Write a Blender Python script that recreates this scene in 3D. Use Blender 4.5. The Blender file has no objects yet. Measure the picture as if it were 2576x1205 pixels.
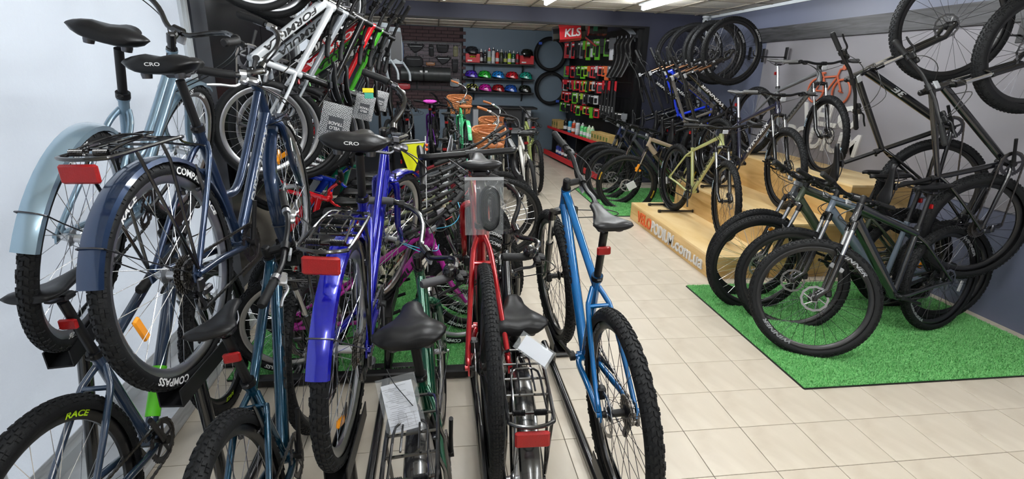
import bpy, bmesh, math, random
from mathutils import Vector as V, Matrix as MX

random.seed(7)
scene = bpy.context.scene
COL = scene.collection

# ------------------------------------------------------------------ camera, world, exposure
CAM_R = (0.98847, -0.13731, 0.06377)   # filled below from yaw / pitch / roll
def setup_camera():
    yaw, pit, rol = math.radians(8.4917), math.radians(18.044), math.radians(1.9208)
    F = V((math.sin(yaw)*math.cos(pit), math.cos(yaw)*math.cos(pit), -math.sin(pit)))
    r = V((math.cos(yaw), -math.sin(yaw), 0)); u = r.cross(F)
    R = r*math.cos(rol) + u*math.sin(rol); U = u*math.cos(rol) - r*math.sin(rol)
    cd = bpy.data.cameras.new('camera'); co = bpy.data.objects.new('camera', cd); COL.objects.link(co)
    cd.sensor_fit = 'HORIZONTAL'; cd.sensor_width = 36.0; cd.lens = 1298.45/2576*36; cd.clip_start = .03; cd.clip_end = 60
    m = MX.Identity(4)
    for i in range(3):
        m[i][0] = R[i]; m[i][1] = U[i]; m[i][2] = -F[i]
    m[2][3] = 1.657
    co.matrix_world = m; scene.camera = co
    return R, U, F
CR, CU, CF = setup_camera()
def to_px(p):
    d = V(p) - V((0, 0, 1.657)); z = d.dot(CF)
    if z < .05: return None
    return (1288 + 1298.45*d.dot(CR)/z, 602.5 - 1298.45*d.dot(CU)/z)

world = bpy.data.worlds.new('world'); scene.world = world; world.use_nodes = True
world.node_tree.nodes['Background'].inputs[0].default_value = (.75, .85, 1, 1)
world.node_tree.nodes['Background'].inputs[1].default_value = .35
vs = scene.view_settings
vs.view_transform = 'Standard'; vs.look = 'None'; vs.gamma = 1; vs.exposure = 0.35; vs.use_curve_mapping = False
LAMP_STRENGTH = 62.0

# ------------------------------------------------------------------ materials
MATS = {}
def mat(name, col=(.5, .5, .5), rough=.5, metal=0., coat=0., emit=None, es=1., alpha=1., trans=0., spec=.5, noise=None, bump=None, rvar=None):
    """procedural principled material; noise=(scale, amount, second colour), bump=(scale, strength)"""
    if name in MATS: return MATS[name]
    m = bpy.data.materials.new(name); m.use_nodes = True
    nt = m.node_tree; b = nt.nodes['Principled BSDF']
    b.inputs['Base Color'].default_value = (*col, 1); b.inputs['Roughness'].default_value = rough
    b.inputs['Metallic'].default_value = metal; b.inputs['Coat Weight'].default_value = coat
    b.inputs['Coat Roughness'].default_value = .06; b.inputs['Specular IOR Level'].default_value = spec
    b.inputs['Alpha'].default_value = alpha; b.inputs['Transmission Weight'].default_value = trans
    if emit: b.inputs['Emission Color'].default_value = (*emit, 1); b.inputs['Emission Strength'].default_value = es
    tc = None
    if noise or bump or rvar: tc = nt.nodes.new('ShaderNodeTexCoord')
    if noise:
        n = nt.nodes.new('ShaderNodeTexNoise'); n.inputs['Scale'].default_value = noise[0]; n.inputs['Detail'].default_value = 6
        nt.links.new(tc.outputs['Object'], n.inputs['Vector'])
        r = nt.nodes.new('ShaderNodeValToRGB'); r.color_ramp.elements[0].position = .5-noise[1]/2; r.color_ramp.elements[1].position = .5+noise[1]/2
        r.color_ramp.elements[0].color = (*col, 1); r.color_ramp.elements[1].color = (*noise[2], 1)
        nt.links.new(n.outputs['Fac'], r.inputs['Fac']); nt.links.new(r.outputs['Color'], b.inputs['Base Color'])
    if bump:
        n = nt.nodes.new('ShaderNodeTexNoise'); n.inputs['Scale'].default_value = bump[0]; n.inputs['Detail'].default_value = 4
        nt.links.new(tc.outputs['Object'], n.inputs['Vector'])
        k = nt.nodes.new('ShaderNodeBump'); k.inputs['Strength'].default_value = bump[1]; k.inputs['Distance'].default_value = .01
        nt.links.new(n.outputs['Fac'], k.inputs['Height']); nt.links.new(k.outputs['Normal'], b.inputs['Normal'])
    MATS[name] = m
    return m
def srgb(h):
    h = h.lstrip('#'); c = [int(h[i:i+2], 16)/255 for i in (0, 2, 4)]
    return tuple(x/12.92 if x <= .04045 else ((x+.055)/1.055)**2.4 for x in c)
def paint(h, rough=.20, coat=1., metal=.0):
    return mat('paint_'+h.strip('#')+('_m%d' % (metal*100) if metal else '')+('_r' if rough > .35 else ''), srgb(h), rough, metal, coat)
RUBBER = mat('tire_rubber', (.007, .0075, .0085), .62, spec=.25, bump=(260, .15))
BLACK = mat('black_paint', (.005, .005, .006), .22, 0, .6)
BLACKM = mat('black_matt', (.0065, .0065, .0075), .40, spec=.35)
GRIPM = mat('grip_rubber', (.010, .010, .011), .6, spec=.3)
SADM = mat('saddle_vinyl', (.007, .007, .008), .36, spec=.28, bump=(350, .05))
STEEL = mat('polished_steel', (.72, .73, .75), .18, 1.)
ALU = mat('brushed_aluminium', (.55, .56, .58), .32, 1.)
DARKM = mat('dark_steel', (.10, .10, .11), .35, 1.)
ROTORM = mat('rotor_steel', (.30, .30, .31), .35, 1.)
CHAINM = mat('chain_steel', (.16, .15, .14), .35, 1.)
RIMB = mat('black_rim', (.009, .009, .010), .28)
RED_REF = mat('red_reflector', (.30, .003, .004), .3, 0, .25, spec=.3, bump=(500, .3))
AMB_REF = mat('amber_reflector', (.85, .30, .01), .15, 0, .5)
WHT_REF = mat('clear_reflector', (.40, .41, .43), .15, 0, .4)
WHITE_PRINT = mat('white_print', (.80, .80, .80), .5)
GREY_PRINT = mat('grey_print', (.38, .39, .40), .5)
BLACK_PRINT = mat('black_print', (.006, .006, .007), .5)
SILVER_PRINT = mat('silver_print', (.30, .31, .33), .4)
PAPERW = mat('white_card', (.72, .73, .75), .7)
BROWN = mat('brown_leather', srgb('#a8602a'), .45)
CABLEM = mat('cable_housing', (.012, .012, .012), .4)

# ------------------------------------------------------------------ mesh building
class MB:
    def __init__(s): s.v = []; s.f = []
    def add(s, vs, fs):
        o = len(s.v); s.v += [tuple(p) for p in vs]; s.f += [tuple(i+o for i in f) for f in fs]
    def tube(s, path, r, seg=8, caps=True, closed=False, flat=1.0, up=None):
        P = [V(p) for p in path]; n = len(P)
        rr = r if isinstance(r, (list, tuple)) else [r]*n
        T = []
        for i in range(n):
            a = P[(i-1) % n] if (closed or i) else P[0]; b = P[(i+1) % n] if (closed or i < n-1) else P[-1]
            t = (b-a); T.append(t.normalized() if t.length > 1e-9 else V((0, 0, 1)))
        u = V(up) if up else (V((0, 0, 1)) if abs(T[0].z) < .9 else V((1, 0, 0)))
        u = (u - T[0]*u.dot(T[0])).normalized(); vs = []; fs = []
        for i in range(n):
            u = u - T[i]*u.dot(T[i]); u = u.normalized() if u.length > 1e-6 else T[i].orthogonal().normalized()
            w = T[i].cross(u)
            for k in range(seg):
                a = 2*math.pi*k/seg
                vs.append(P[i] + u*(rr[i]*math.cos(a)*flat) + w*(rr[i]*math.sin(a)))
        m = n if closed else n-1
        for i in range(m):
            j = (i+1) % n
            for k in range(seg):
                l = (k+1) % seg
                fs.append((i*seg+k, i*seg+l, j*seg+l, j*seg+k))
        if caps and not closed:
            fs.append(tuple(range(seg-1, -1, -1))); fs.append(tuple((n-1)*seg+k for k in range(seg)))
        s.add(vs, fs); return s
    def box(s, c, size, m=None):
        x, y, z = size[0]/2, size[1]/2, size[2]/2
        vs = [V((a*x, b*y, d*z)) for a in (-1, 1) for b in (-1, 1) for d in (-1, 1)]
        if m is not None: vs = [m @ p for p in vs]
        c = V(c); vs = [p+c for p in vs]
        s.add(vs, [(0, 1, 3, 2), (4, 6, 7, 5), (0, 4, 5, 1), (2, 3, 7, 6), (0, 2, 6, 4), (1, 5, 7, 3)]); return s
    def bbox(s, c, size, b=.01):
        """box with chamfered vertical and top edges"""
        x, y, z = size[0]/2, size[1]/2, size[2]/2; c = V(c)
        def ring(i, zz): return [V((-x+i, -y, zz)), V((x-i, -y, zz)), V((x, -y+i, zz)), V((x, y-i, zz)), V((x-i, y, zz)), V((-x+i, y, zz)), V((-x, y-i, zz)), V((-x, -y+i, zz))]
        def inset(r): return [V((p.x*(1-b/x), p.y*(1-b/y), p.z)) for p in r]
        R = [inset(ring(b, -z)), ring(b, -z+b), ring(b, z-b), inset(ring(b, z))]
        vs = [p+c for r in R for p in r]; fs = [tuple(range(7, -1, -1)), tuple(24+i for i in range(8))]
        for q in range(3):
            for k in range(8): fs.append((q*8+k, q*8+(k+1) % 8, q*8+8+(k+1) % 8, q*8+8+k))
        s.add(vs, fs); return s
    def lathe(s, prof, seg=24, o=(0, 0, 0), axis=(0, 1, 0), closed=False, arc=None):
        """prof: (radius, height along axis)"""
        a = V(axis).normalized(); u = a.orthogonal().normalized(); w = a.cross(u); o = V(o); vs = []; fs = []; n = len(prof)
        for k in range(seg):
            t = 2*math.pi*k/seg; d = u*math.cos(t)+w*math.sin(t)
            for r, h in prof: vs.append(o + d*r + a*h)
        for k in range(seg):
            l = (k+1) % seg
            for i in range(n if closed else n-1):
                j = (i+1) % n
                fs.append((k*n+i, k*n+j, l*n+j, l*n+i))
        s.add(vs, fs); return s
    def disc(s, c, axis, r, th, seg=20, teeth=0, rin=0.):
        a = V(axis).normalized(); u = a.orthogonal().normalized(); w = a.cross(u); c = V(c)
        n = teeth*4 if teeth else seg; vs = []; fs = []
        for k in range(n):
            t = 2*math.pi*k/n; rr = r - (.005 if teeth and k % 4 in (2, 3) else 0)
            d = u*math.cos(t)+w*math.sin(t)
            vs += [c+d*rr+a*th/2, c+d*rr-a*th/2, c+d*rin+a*th/2, c+d*rin-a*th/2]
        for k in range(n):
            l = (k+1) % n
            fs += [(4*k, 4*k+1, 4*l+1, 4*l), (4*k, 4*l, 4*l+2, 4*k+2), (4*k+1, 4*k+3, 4*l+3, 4*l+1)]
            if rin: fs.append((4*k+2, 4*l+2, 4*l+3, 4*k+3))
        s.add(vs, fs); return s
    def loft(s, rings, caps=True):
        n = len(rings[0]); vs = [p for r in rings for p in r]; fs = []
        for i in range(len(rings)-1):
            for k in range(n):
                l = (k+1) % n; fs.append((i*n+k, i*n+l, (i+1)*n+l, (i+1)*n+k))
        if caps: fs.append(tuple(range(n-1, -1, -1))); fs.append(tuple((len(rings)-1)*n+k for k in range(n)))
        s.add(vs, fs); return s
    def prism(s, poly, o, ux, uy, d):
        """extrude polygon (2d) in plane o,ux,uy by vector d"""
        o = V(o); ux = V(ux); uy = V(uy); d = V(d); n = len(poly)
        a = [o+ux*p[0]+uy*p[1] for p in poly]
        s.add(a+[p+d for p in a], [tuple(range(n-1, -1, -1)), tuple(range(n, 2*n))]+[(i, (i+1) % n, n+(i+1) % n, n+i) for i in range(n)]); return s
    def strip(s, path, wdir, half, th, ndirs):
        """curved band: path points, width direction, half width, thickness along normals; slightly domed"""
        vs = []; fs = []; P = [V(p) for p in path]; W = V(wdir)
        prof = [(-1, -.55), (-.85, -.12), (-.45, .0), (0, .03), (.45, .0), (.85, -.12), (1, -.55)]
        n = len(prof)
        for p, nd in zip(P, ndirs):
            nd = V(nd)
            for a, b in prof: vs.append(p + W*(a*half) + nd*(b*half))
            for a, b in prof: vs.append(p + W*(a*half*.94) + nd*(b*half-th))
        for i in range(len(P)-1):
            o = i*2*n; q = o+2*n
            for k in range(n-1):
                fs.append((o+k, o+k+1, q+k+1, q+k)); fs.append((o+n+k, q+n+k, q+n+k+1, o+n+k+1))
            fs.append((o, q, q+n, o+n)); fs.append((o+n-1, o+2*n-1, q+2*n-1, q+n-1))
        e = (len(P)-1)*2*n
        fs.append(tuple(range(n))+tuple(range(2*n-1, n-1, -1))); fs.append(tuple(e+n-1-k for k in range(n))+tuple(e+n+k for k in range(n)))
        s.add(vs, fs); return s
    def mesh(s, name, m=None, smooth=35):
        me = bpy.data.meshes.new(name); me.from_pydata([tuple(p) for p in s.v], [], s.f)
        bm = bmesh.new(); bm.from_mesh(me); bmesh.ops.recalc_face_normals(bm, faces=bm.faces); bm.to_mesh(me); bm.free()
        if smooth is not None:
            me.polygons.foreach_set('use_smooth', [True]*len(me.polygons)); me.set_sharp_from_angle(angle=math.radians(smooth))
        if m: me.materials.append(m)
        return me
CACHE = {}
def cached(key, fn):
    if key not in CACHE: CACHE[key] = fn()
    return CACHE[key]
def obj(name, me, parent=None, mx=None, **props):
    o = bpy.data.objects.new(name, me); COL.objects.link(o)
    if parent is not None: o.parent = parent
    if mx is not None: o.matrix_local = mx
    for k, v in props.items(): o[k] = v
    return o
def thing(name, label, cat, mx=None, group=None):
    o = bpy.data.objects.new(name, None); COL.objects.link(o); o.empty_display_size = .05
    o['label'] = label; o['category'] = cat
    if group: o['group'] = group
    if mx is not None: o.matrix_world = mx
    return o
def tag(o, label, cat, group=None):
    o['label'] = label; o['category'] = cat
    if group: o['group'] = group
    return o
def struct(name, me, parent=None):
    o = obj(name, me, parent)
    if parent is None: o['kind'] = 'structure'
    return o
def smooth_path(pts, n=4):
    P = [V(p) for p in pts]; out = []
    for i in range(len(P)-1):
        a = P[i-1] if i else P[0]*2-P[1]; b = P[i]; c = P[i+1]; d = P[i+2] if i+2 < len(P) else P[-1]*2-P[-2]
        for k in range(n):
            t = k/n
            out.append(.5*((2*b)+(c-a)*t+(2*a-5*b+4*c-d)*t*t+(3*b-a-3*c+d)*t**3))
    out.append(P[-1]); return out

# ------------------------------------------------------------------ lettering
def text_verts(s, shear=0., bold=0., ext=0.):
    """returns list of verts (x,y,z) and faces for a string, cap height 1, starting at x=0"""
    def mk():
        cu = bpy.data.curves.new('t', 'FONT'); cu.body = s; cu.shear = shear; cu.offset = bold; cu.resolution_u = 3; cu.extrude = ext; cu.size = 1.0
        ob = bpy.data.objects.new('t', cu); COL.objects.link(ob)
        bpy.context.view_layer.update()
        me = bpy.data.meshes.new_from_object(ob.evaluated_get(bpy.context.evaluated_depsgraph_get()))
        bpy.data.objects.remove(ob); bpy.data.curves.remove(cu)
        vs = [tuple(v.co) for v in me.vertices]; fs = [tuple(p.vertices) for p in me.polygons]
        bpy.data.meshes.remove(me)
        x0 = min(v[0] for v in vs); h = .69
        return [((v[0]-x0)/h, v[1]/h, v[2]/h) for v in vs], fs
    return cached(('txt', s, shear, bold, ext), mk)
def text_flat(s, o, ux, uy, h, m, ext=0., shear=0., bold=.02, stretch=1., width=None, align=0.):
    """flat (or extruded) lettering mesh: o = lower-left start"""
    vs, fs = text_verts(s, shear, bold, ext/h if ext else 0.)
    w = max(v[0] for v in vs)
    sx = h*stretch if width is None else width/w
    o = V(o); ux = V(ux).normalized(); uy = V(uy).normalized(); n = ux.cross(uy)
    mb = MB(); mb.add([o+ux*((v[0]-align*w)*sx)+uy*(v[1]*h)+n*(v[2]*h+(ext if ext else 0)) for v in vs], fs)
    return mb.mesh('lettering', m, None)
def _cut(vs, fs, axis, steps):
    bm = bmesh.new(); bv = [bm.verts.new(v) for v in vs]
    for f in fs:
        try: bm.faces.new([bv[i] for i in f])
        except ValueError: pass
    nrm = (0, 1, 0) if axis == 1 else (1, 0, 0)
    for c in steps:
        g = bm.verts[:]+bm.edges[:]+bm.faces[:]
        bmesh.ops.bisect_plane(bm, geom=g, dist=1e-6, plane_co=(c, 0, 0) if axis == 0 else (0, c, 0), plane_no=nrm)
    bm.verts.index_update()
    r = ([tuple(v.co) for v in bm.verts], [tuple(v.index for v in f.verts) for f in bm.faces]); bm.free(); return r
def text_tube(s, A, B, rad, side, h, m, t0=.15, t1=.9, shear=.25, bold=.03, flip=False):
    """lettering wrapped round the tube A->B on the side facing 'side', filling t0..t1 of it, read from A to B"""
    def mk():
        vs, fs = text_verts(s, shear, bold); y0 = 0.; return _cut(vs, fs, 1, [.2, .4, .6, .8])
    vs, fs = cached(('cut', s, shear, bold), mk)
    A = V(A); B = V(B); ux = (B-A); L = ux.length; ux.normalize(); n = V(side); n = (n-ux*n.dot(ux)).normalized(); uy = n.cross(ux)
    if isinstance(rad, (int, float)): rad = (rad, rad)
    w = max(v[0] for v in vs); sx = L*(t1-t0)/w; mb = MB(); out = []
    for x, y, z in vs:
        t = t0+(t1-t0)*x/w; r = rad[0]+(rad[1]-rad[0])*t+.0008; a = (y-.5)*h/r
        out.append(A+ux*(t*L)+n*(r*math.cos(a))+uy*(r*math.sin(a)))
    mb.add(out, fs); return mb.mesh('lettering', m, None)
def text_ring(s, rad, y, h, m, phi, shear=0., bold=.03, stretch=1.15, lean=0.):
    """lettering bent round a wheel (axle = y) on the face at y; tops outward; phi = centre angle"""
    sgn = 1 if y > 0 else -1
    def mk():
        vs, fs = text_verts(s, shear, bold); w = max(v[0] for v in vs); return _cut(vs, fs, 0, [w*i/16 for i in range(1, 16)])
    vs, fs = cached(('cutx', s, shear, bold), mk)
    w = max(v[0] for v in vs); mb = MB(); out = []
    for x, yy, z in vs:
        a = phi - sgn*(-1)*(x-w/2)*h*stretch/rad; r = rad+(yy-.5)*h
        out.append((r*math.cos(a), y-sgn*lean*(r-rad), r*math.sin(a)))
    mb.add(out, fs); return mb.mesh('lettering', m, None)
# ------------------------------------------------------------------ bicycle geometry
BASE = dict(R=.376, L=1.133, cs=.453, bbz=.314, ha=69, off=.046, fl=.515, HT=.113, sp=.031, stem=.072, sta=6, sa=73, ST=.4635, SH=.70,
            bw=.742, rise=.021, bar='riser', sad='mtb', tw=.056)
CITY = dict(BASE, R=.36, cs=.4635, bbz=.30, fl=.412, off=.05, HT=.165, sp=.05, stem=.05, sta=30, ST=.495, SH=.68, bw=.618, bar='city', sad='comfort', tw=.046)
CROSS = dict(BASE, R=.345, L=1.03, cs=.43, bbz=.275, ha=71.5, fl=.395, off=.045, HT=.15, sp=.03, stem=.09, ST=.50, SH=.70, bw=.44, bar='drop', tw=.042)
KID24 = dict(BASE, R=.305, L=.98, cs=.42, bbz=.27, fl=.43, off=.04, HT=.10, sp=.03, stem=.06, ST=.30, SH=.48, bw=.58, tw=.05)
KID20 = dict(BASE, R=.25, L=.80, cs=.34, bbz=.235, ha=70, fl=.33, off=.035, HT=.09, sp=.03, stem=.05, ST=.25, SH=.38, bw=.52, rise=.08, bar='kid', tw=.048)
CRUISER = dict(BASE, R=.35, L=1.12, cs=.46, bbz=.28, ha=68, fl=.40, off=.05, HT=.16, sp=.06, stem=.06, sta=40, ST=.45, SH=.60, bw=.62, bar='cruiser', sad='comfort', tw=.046)

def geom(P):
    R = P['R']; L = P['L']; g = {}
    ra = V((0, 0, R)); fa = V((L, 0, R)); bb = V((math.sqrt(P['cs']**2-(R-P['bbz'])**2), 0, P['bbz']))
    ha = math.radians(P['ha']); d = V((-math.cos(ha), 0, math.sin(ha))); n = V((math.sin(ha), 0, math.cos(ha)))
    crown = fa - n*P['off'] + d*math.sqrt(P['fl']**2-P['off']**2)
    hb = crown+d*.015; ht = hb+d*P['HT']; sb = ht+d*P['sp']
    a = math.radians(P['sta']); bar = sb + (n*math.cos(a)+d*math.sin(a))*P['stem']
    sa = math.radians(P['sa']); sd = V((-math.cos(sa), 0, math.sin(sa)))
    return dict(ra=ra, fa=fa, bb=bb, crown=crown, hb=hb, ht=ht, sb=sb, bar=bar, st=bb+sd*P['ST'], sc=bb+sd*P['SH'], d=d, n=n, sd=sd)
def rot_about(p, axis, deg):
    return MX.Translation(p) @ MX.Rotation(math.radians(deg), 4, axis) @ MX.Translation(-p)

# ---- wheel pieces (axle along y, centre at origin)
def tire_mesh(R, tw, kind, m=RUBBER):
    def mk():
        mb = MB(); w = tw/2; rc = R-w-(.004 if kind == 'mtb' else .0015); prof = []
        for k in range(13):
            a = math.radians(-128+256*k/12); prof.append((rc+w*math.cos(a), w*math.sin(a)))
        mb.lathe(prof, 64)
        def knob(phi, a0, la, wa, hgt, r0=rc, skew=0):
            # small block on the tread: la along circumference, wa across
            cs = []
            for dh in (0, hgt):
                for sx, sy in ((-1, -1), (1, -1), (1, 1), (-1, 1)):
                    k = 1 if dh == 0 else .78
                    ph = phi+sx*k*la/2/R+skew*sy*.008; aa = a0+sy*k*wa/2/w; rr = r0+(w-.0015+dh)*math.cos(aa); y = (w-.0015+dh)*math.sin(aa)
                    cs.append(V((rr*math.cos(ph), y, rr*math.sin(ph))))
            mb.add(cs, [(4, 5, 6, 7), (0, 1, 5, 4), (1, 2, 6, 5), (2, 3, 7, 6), (3, 0, 4, 7)])
        if kind == 'mtb':
            n = int(2*math.pi*R/.027)
            for i in range(n):
                p = 2*math.pi*i/n; h = math.pi/n
                for s in (-1, 1):
                    knob(p+(h if s > 0 else 0), s*.24, .016, .010, .0055, skew=s)
                    knob(p+h*.8, s*.66, .015, .010, .005)
                    knob(p+(h if i % 2 else 0), s*1.08, .013, .011, .0045)
        elif kind == 'gravel':
            n = int(2*math.pi*R/.013)
            for i in range(n):
                p = 2*math.pi*i/n
                knob(p, 0, .009, .007, .0036)
                for s in (-1, 1):
                    knob(p+.006, s*.32, .008, .006, .0034); 
                    if i % 2: knob(p, s*.80, .010, .008, .0042)
        else:
            n = int(2*math.pi*R/.020)
            for i in range(n):
                p = 2*math.pi*i/n
                for s in (-1, 1):
                    knob(p, s*.30, .013, .010, .002, skew=s); knob(p+.02, s*.78, .014, .009, .002, skew=-s)
        return mb.mesh('tire', m, 50)
    return cached(('tire', R, tw, kind, m.name), mk)
def rim_mesh(R, tw, m, depth=.026):
    def mk():
        r0 = R-tw*.93; w = .014; mb = MB()
        mb.lathe([(r0, -w), (r0+.004, -w*.95), (r0+.001, -w*.6), (r0-.006, 0), (r0+.001, w*.6), (r0+.004, w*.95), (r0, w), (r0-depth*.5, w*.95), (r0-depth, w*.35), (r0-depth, -w*.35), (r0-depth*.5, -w*.95)], 64, closed=True)
        return mb.mesh('wheel', m, 40)
    return cached(('rim', R, tw, m.name, depth), mk)
def spokes_mesh(R, tw, m, n=28, depth=.026):
    def mk():
        mb = MB(); rr = R-tw*.93-depth+.003
        for i in range(n):
            s = 1 if i % 2 else -1; a = 2*math.pi*i/n; k = (1 if (i//2) % 2 else -1); b = a + k*math.radians(58)
            mb.tube([(.024*math.cos(b), s*.030, .024*math.sin(b)), (rr*math.cos(a), s*.003, rr*math.sin(a))], .0012, 4, False)
        return mb.mesh('spokes', m)
    return cached(('spk', R, tw, m.name, n), mk)
def hub_mesh(m, w=.055):
    return cached(('hub', m.name, w), lambda: MB().lathe([(.0, -w-.014), (.007, -w-.014), (.007, -w), (.012, -w), (.013, -w+.014), (.027, -.032), (.027, -.028), (.014, -.022), (.013, .022), (.027, .028), (.027, .032), (.013, w-.014), (.012, w), (.007, w), (.007, w+.014), (0, w+.014)], 18).mesh('hub', m))
def rotor_mesh():
    def mk():
        mb = MB(); n = 60; vs = []; fs = []
        for k in range(n):
            t = 2*math.pi*k/n; ro = .080+.002*math.sin(t*12); ri = .066+.0015*math.sin(t*12); c, s = math.cos(t), math.sin(t)
            vs += [(ro*c, .043, ro*s), (ro*c, .0448, ro*s), (ri*c, .043, ri*s), (ri*c, .0448, ri*s)]
        for k in range(n):
            a = 4*k; b = 4*((k+1) % n)
            fs += [(a, a+1, b+1, b), (a, b, b+2, a+2), (a+1, a+3, b+3, b+1), (a+2, b+2, b+3, a+3)]
        mb.add(vs, fs)
        for k in range(6):
            t = 2*math.pi*k/6
            mb.tube([(.02*math.cos(t), .044, .02*math.sin(t)), (.067*math.cos(t+.5), .044, .067*math.sin(t+.5))], .0035, 4, False, flat=.4, up=(0, 1, 0))
        mb.disc((0, .044, 0), (0, 1, 0), .024, .003, 16)
        return mb.mesh('brake_rotor', ROTORM)
    return cached('rotor', mk)
def cassette_mesh():
    def mk():
        mb = MB()
        for i in range(7): mb.disc((0, -.030-.0038*i, 0), (0, 1, 0), .064-.0058*i, .0018, teeth=28-2*i, rin=.015)
        mb.lathe([(.018, -.028), (.018, -.058)], 12)
        return mb.mesh('cassette', CHAINM, 30)
    return cached('cassette', mk)
def wheel_reflector(m):
    return cached(('wref', m.name), lambda: MB().bbox((0, 0, 0), (.085, .012, .030), .005).mesh('wheel_reflector', m))

# ---- saddles
def saddle_mesh(kind, m):
    def mk():
        mb = MB()
        if kind == 'mtb': st = [(.150, .006, -.006, .004), (.145, .017, 0, .010), (.12, .021, .006, .014), (.06, .026, .004, .017), (.0, .038, .003, .019), (-.05, .058, .008, .020), (-.09, .069, .014, .021), (-.115, .064, .014, .018), (-.126, .045, .010, .010)]
        else: st = [(.140, .010, -.010, .008), (.134, .026, 0, .018), (.11, .033, .006, .024), (.06, .040, .006, .032), (.01, .062, .008, .038), (-.035, .094, .014, .046), (-.075, .110, .020, .050), (-.108, .104, .018, .046), (-.128, .080, .006, .030), (-.133, .06, -.002, .016)]
        rings = []; n = 20
        for x, w, zt, h in st:
            r = []
            for k in range(n):
                a = 2*math.pi*k/n; c, s = math.cos(a), math.sin(a)
                y = w*math.copysign(abs(c)**.75, c)
                z = zt + (.010 if s > 0 else h+.004)*math.copysign(abs(s)**.8, s) - (.35*h*(abs(y)/w)**2.5 if s > -.2 else 0)
                if s > 0:
                    z -= (.010 if kind != 'mtb' else .006)*math.exp(-(y/.018)**2)*max(0, min(1, (.03-x)/.06))
                r.append(V((x, y, z)))
            rings.append(r)
        mb.loft(rings)
        return mb.mesh('saddle', m, 80)
    return cached(('sad', kind, m.name), mk)
def rails_mesh(kind):
    def mk():
        mb = MB(); w = .022
        for s in (-1, 1):
            mb.tube(smooth_path([(.11, s*.008, -.012), (.06, s*w, -.034), (-.02, s*w, -.036), (-.07, s*w*1.2, -.026), (-.10, s*w*1.4, -.012)], 3), .0035, 6)
        mb.bbox((-.0, 0, -.036), (.045, .06, .020), .004)
        if kind != 'mtb':
            for s in (-1, 1):
                mb.lathe([(.0, 0), (.014, 0), (.016, .012), (.014, .03), (0, .03)], 12, (-.085, s*.05, -.045), (0, 0, 1))
        return mb.mesh('saddle_rails', DARKM)
    return cached(('rails', kind), mk)
def plate_mesh(m, w=.05, h=.035, t=.012):
    return cached(('plate', m.name, w, h, t), lambda: MB().bbox((0, 0, 0), (t, w, h), .004).mesh('reflector', m))

# ---- handlebars, in bike coordinates, unsteered
def bar_path(P, g, s):
    w = P['bw']/2; b = g['bar']; k = P['bar']
    if k == 'riser': q = [(0, 0, 0), (0, .06, 0), (.0, .10, P['rise']*.2), (-.004, .16, P['rise']*.85), (-.015, .22, P['rise']), (-.045, w, P['rise'])]
    elif k == 'city': q = [(0, 0, 0), (0, .05, 0), (.03, .13, .05), (.02, .2, .078), (-.05, w*.92, .078), (-.17, w, .07)]
    elif k == 'cruiser': q = [(0, 0, 0), (.01, .05, .02), (.03, .13, .08), (.01, .22, .115), (-.10, w*.95, .11), (-.24, w, .10)]
    elif k == 'kid': q = [(0, 0, 0), (0, .05, 0), (0, .10, .05), (-.01, .15, .095), (-.02, .19, .10), (-.06, w, .10)]
    else: q = [(0, 0, 0), (0, w*.55, 0), (.0, w*.88, 0), (.03, w*.96, -.002), (.075, w, -.012), (.098, w, -.05), (.082, w*1.01, -.10), (.03, w*1.03, -.128), (-.02, w*1.04, -.13)]
    return [V((b.x+x, s*y, b.z+z)) for x, y, z in q]
def bar_mesh(P, g, key, m):
    def mk():
        mb = MB(); L = smooth_path(bar_path(P, g, 1), 4); Rr = smooth_path(bar_path(P, g, -1), 4)
        mb.tube(list(reversed(Rr))+L[1:], .0112 if P['bar'] != 'drop' else .0150, 10)
        return mb.mesh('handlebar', m)
    return cached(('bar', key, m.name), mk)
def grip_mesh(P, g, key, s, m):
    def mk():
        path = smooth_path(bar_path(P, g, s), 6); L = 0; pts = [path[-1]]; G = .125
        for i in range(len(path)-1, 0, -1):
            seg = (path[i]-path[i-1]).length
            if L+seg > G: pts.append(path[i].lerp(path[i-1], (G-L)/seg)); break
            L += seg; pts.append(path[i-1])
        a = pts[0]; b = pts[-1]; d = (a-b).normalized(); n = 18; q = []; rr = []
        for i in range(n+1):
            t = i/n*(len(pts)-1); j = min(int(t), len(pts)-2); p = pts[j].lerp(pts[j+1], t-j)
            q.append(p+d*(.004 if i == 0 else 0)); rr.append((.0175 if i in (0, 1, n, n-1) else (.0158 if i % 2 else .0166)))
        rr[0] = .012
        return MB().tube(q, rr, 12).mesh('grip', m, 60)
    return cached(('grip', key, s, m.name), mk)
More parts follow.
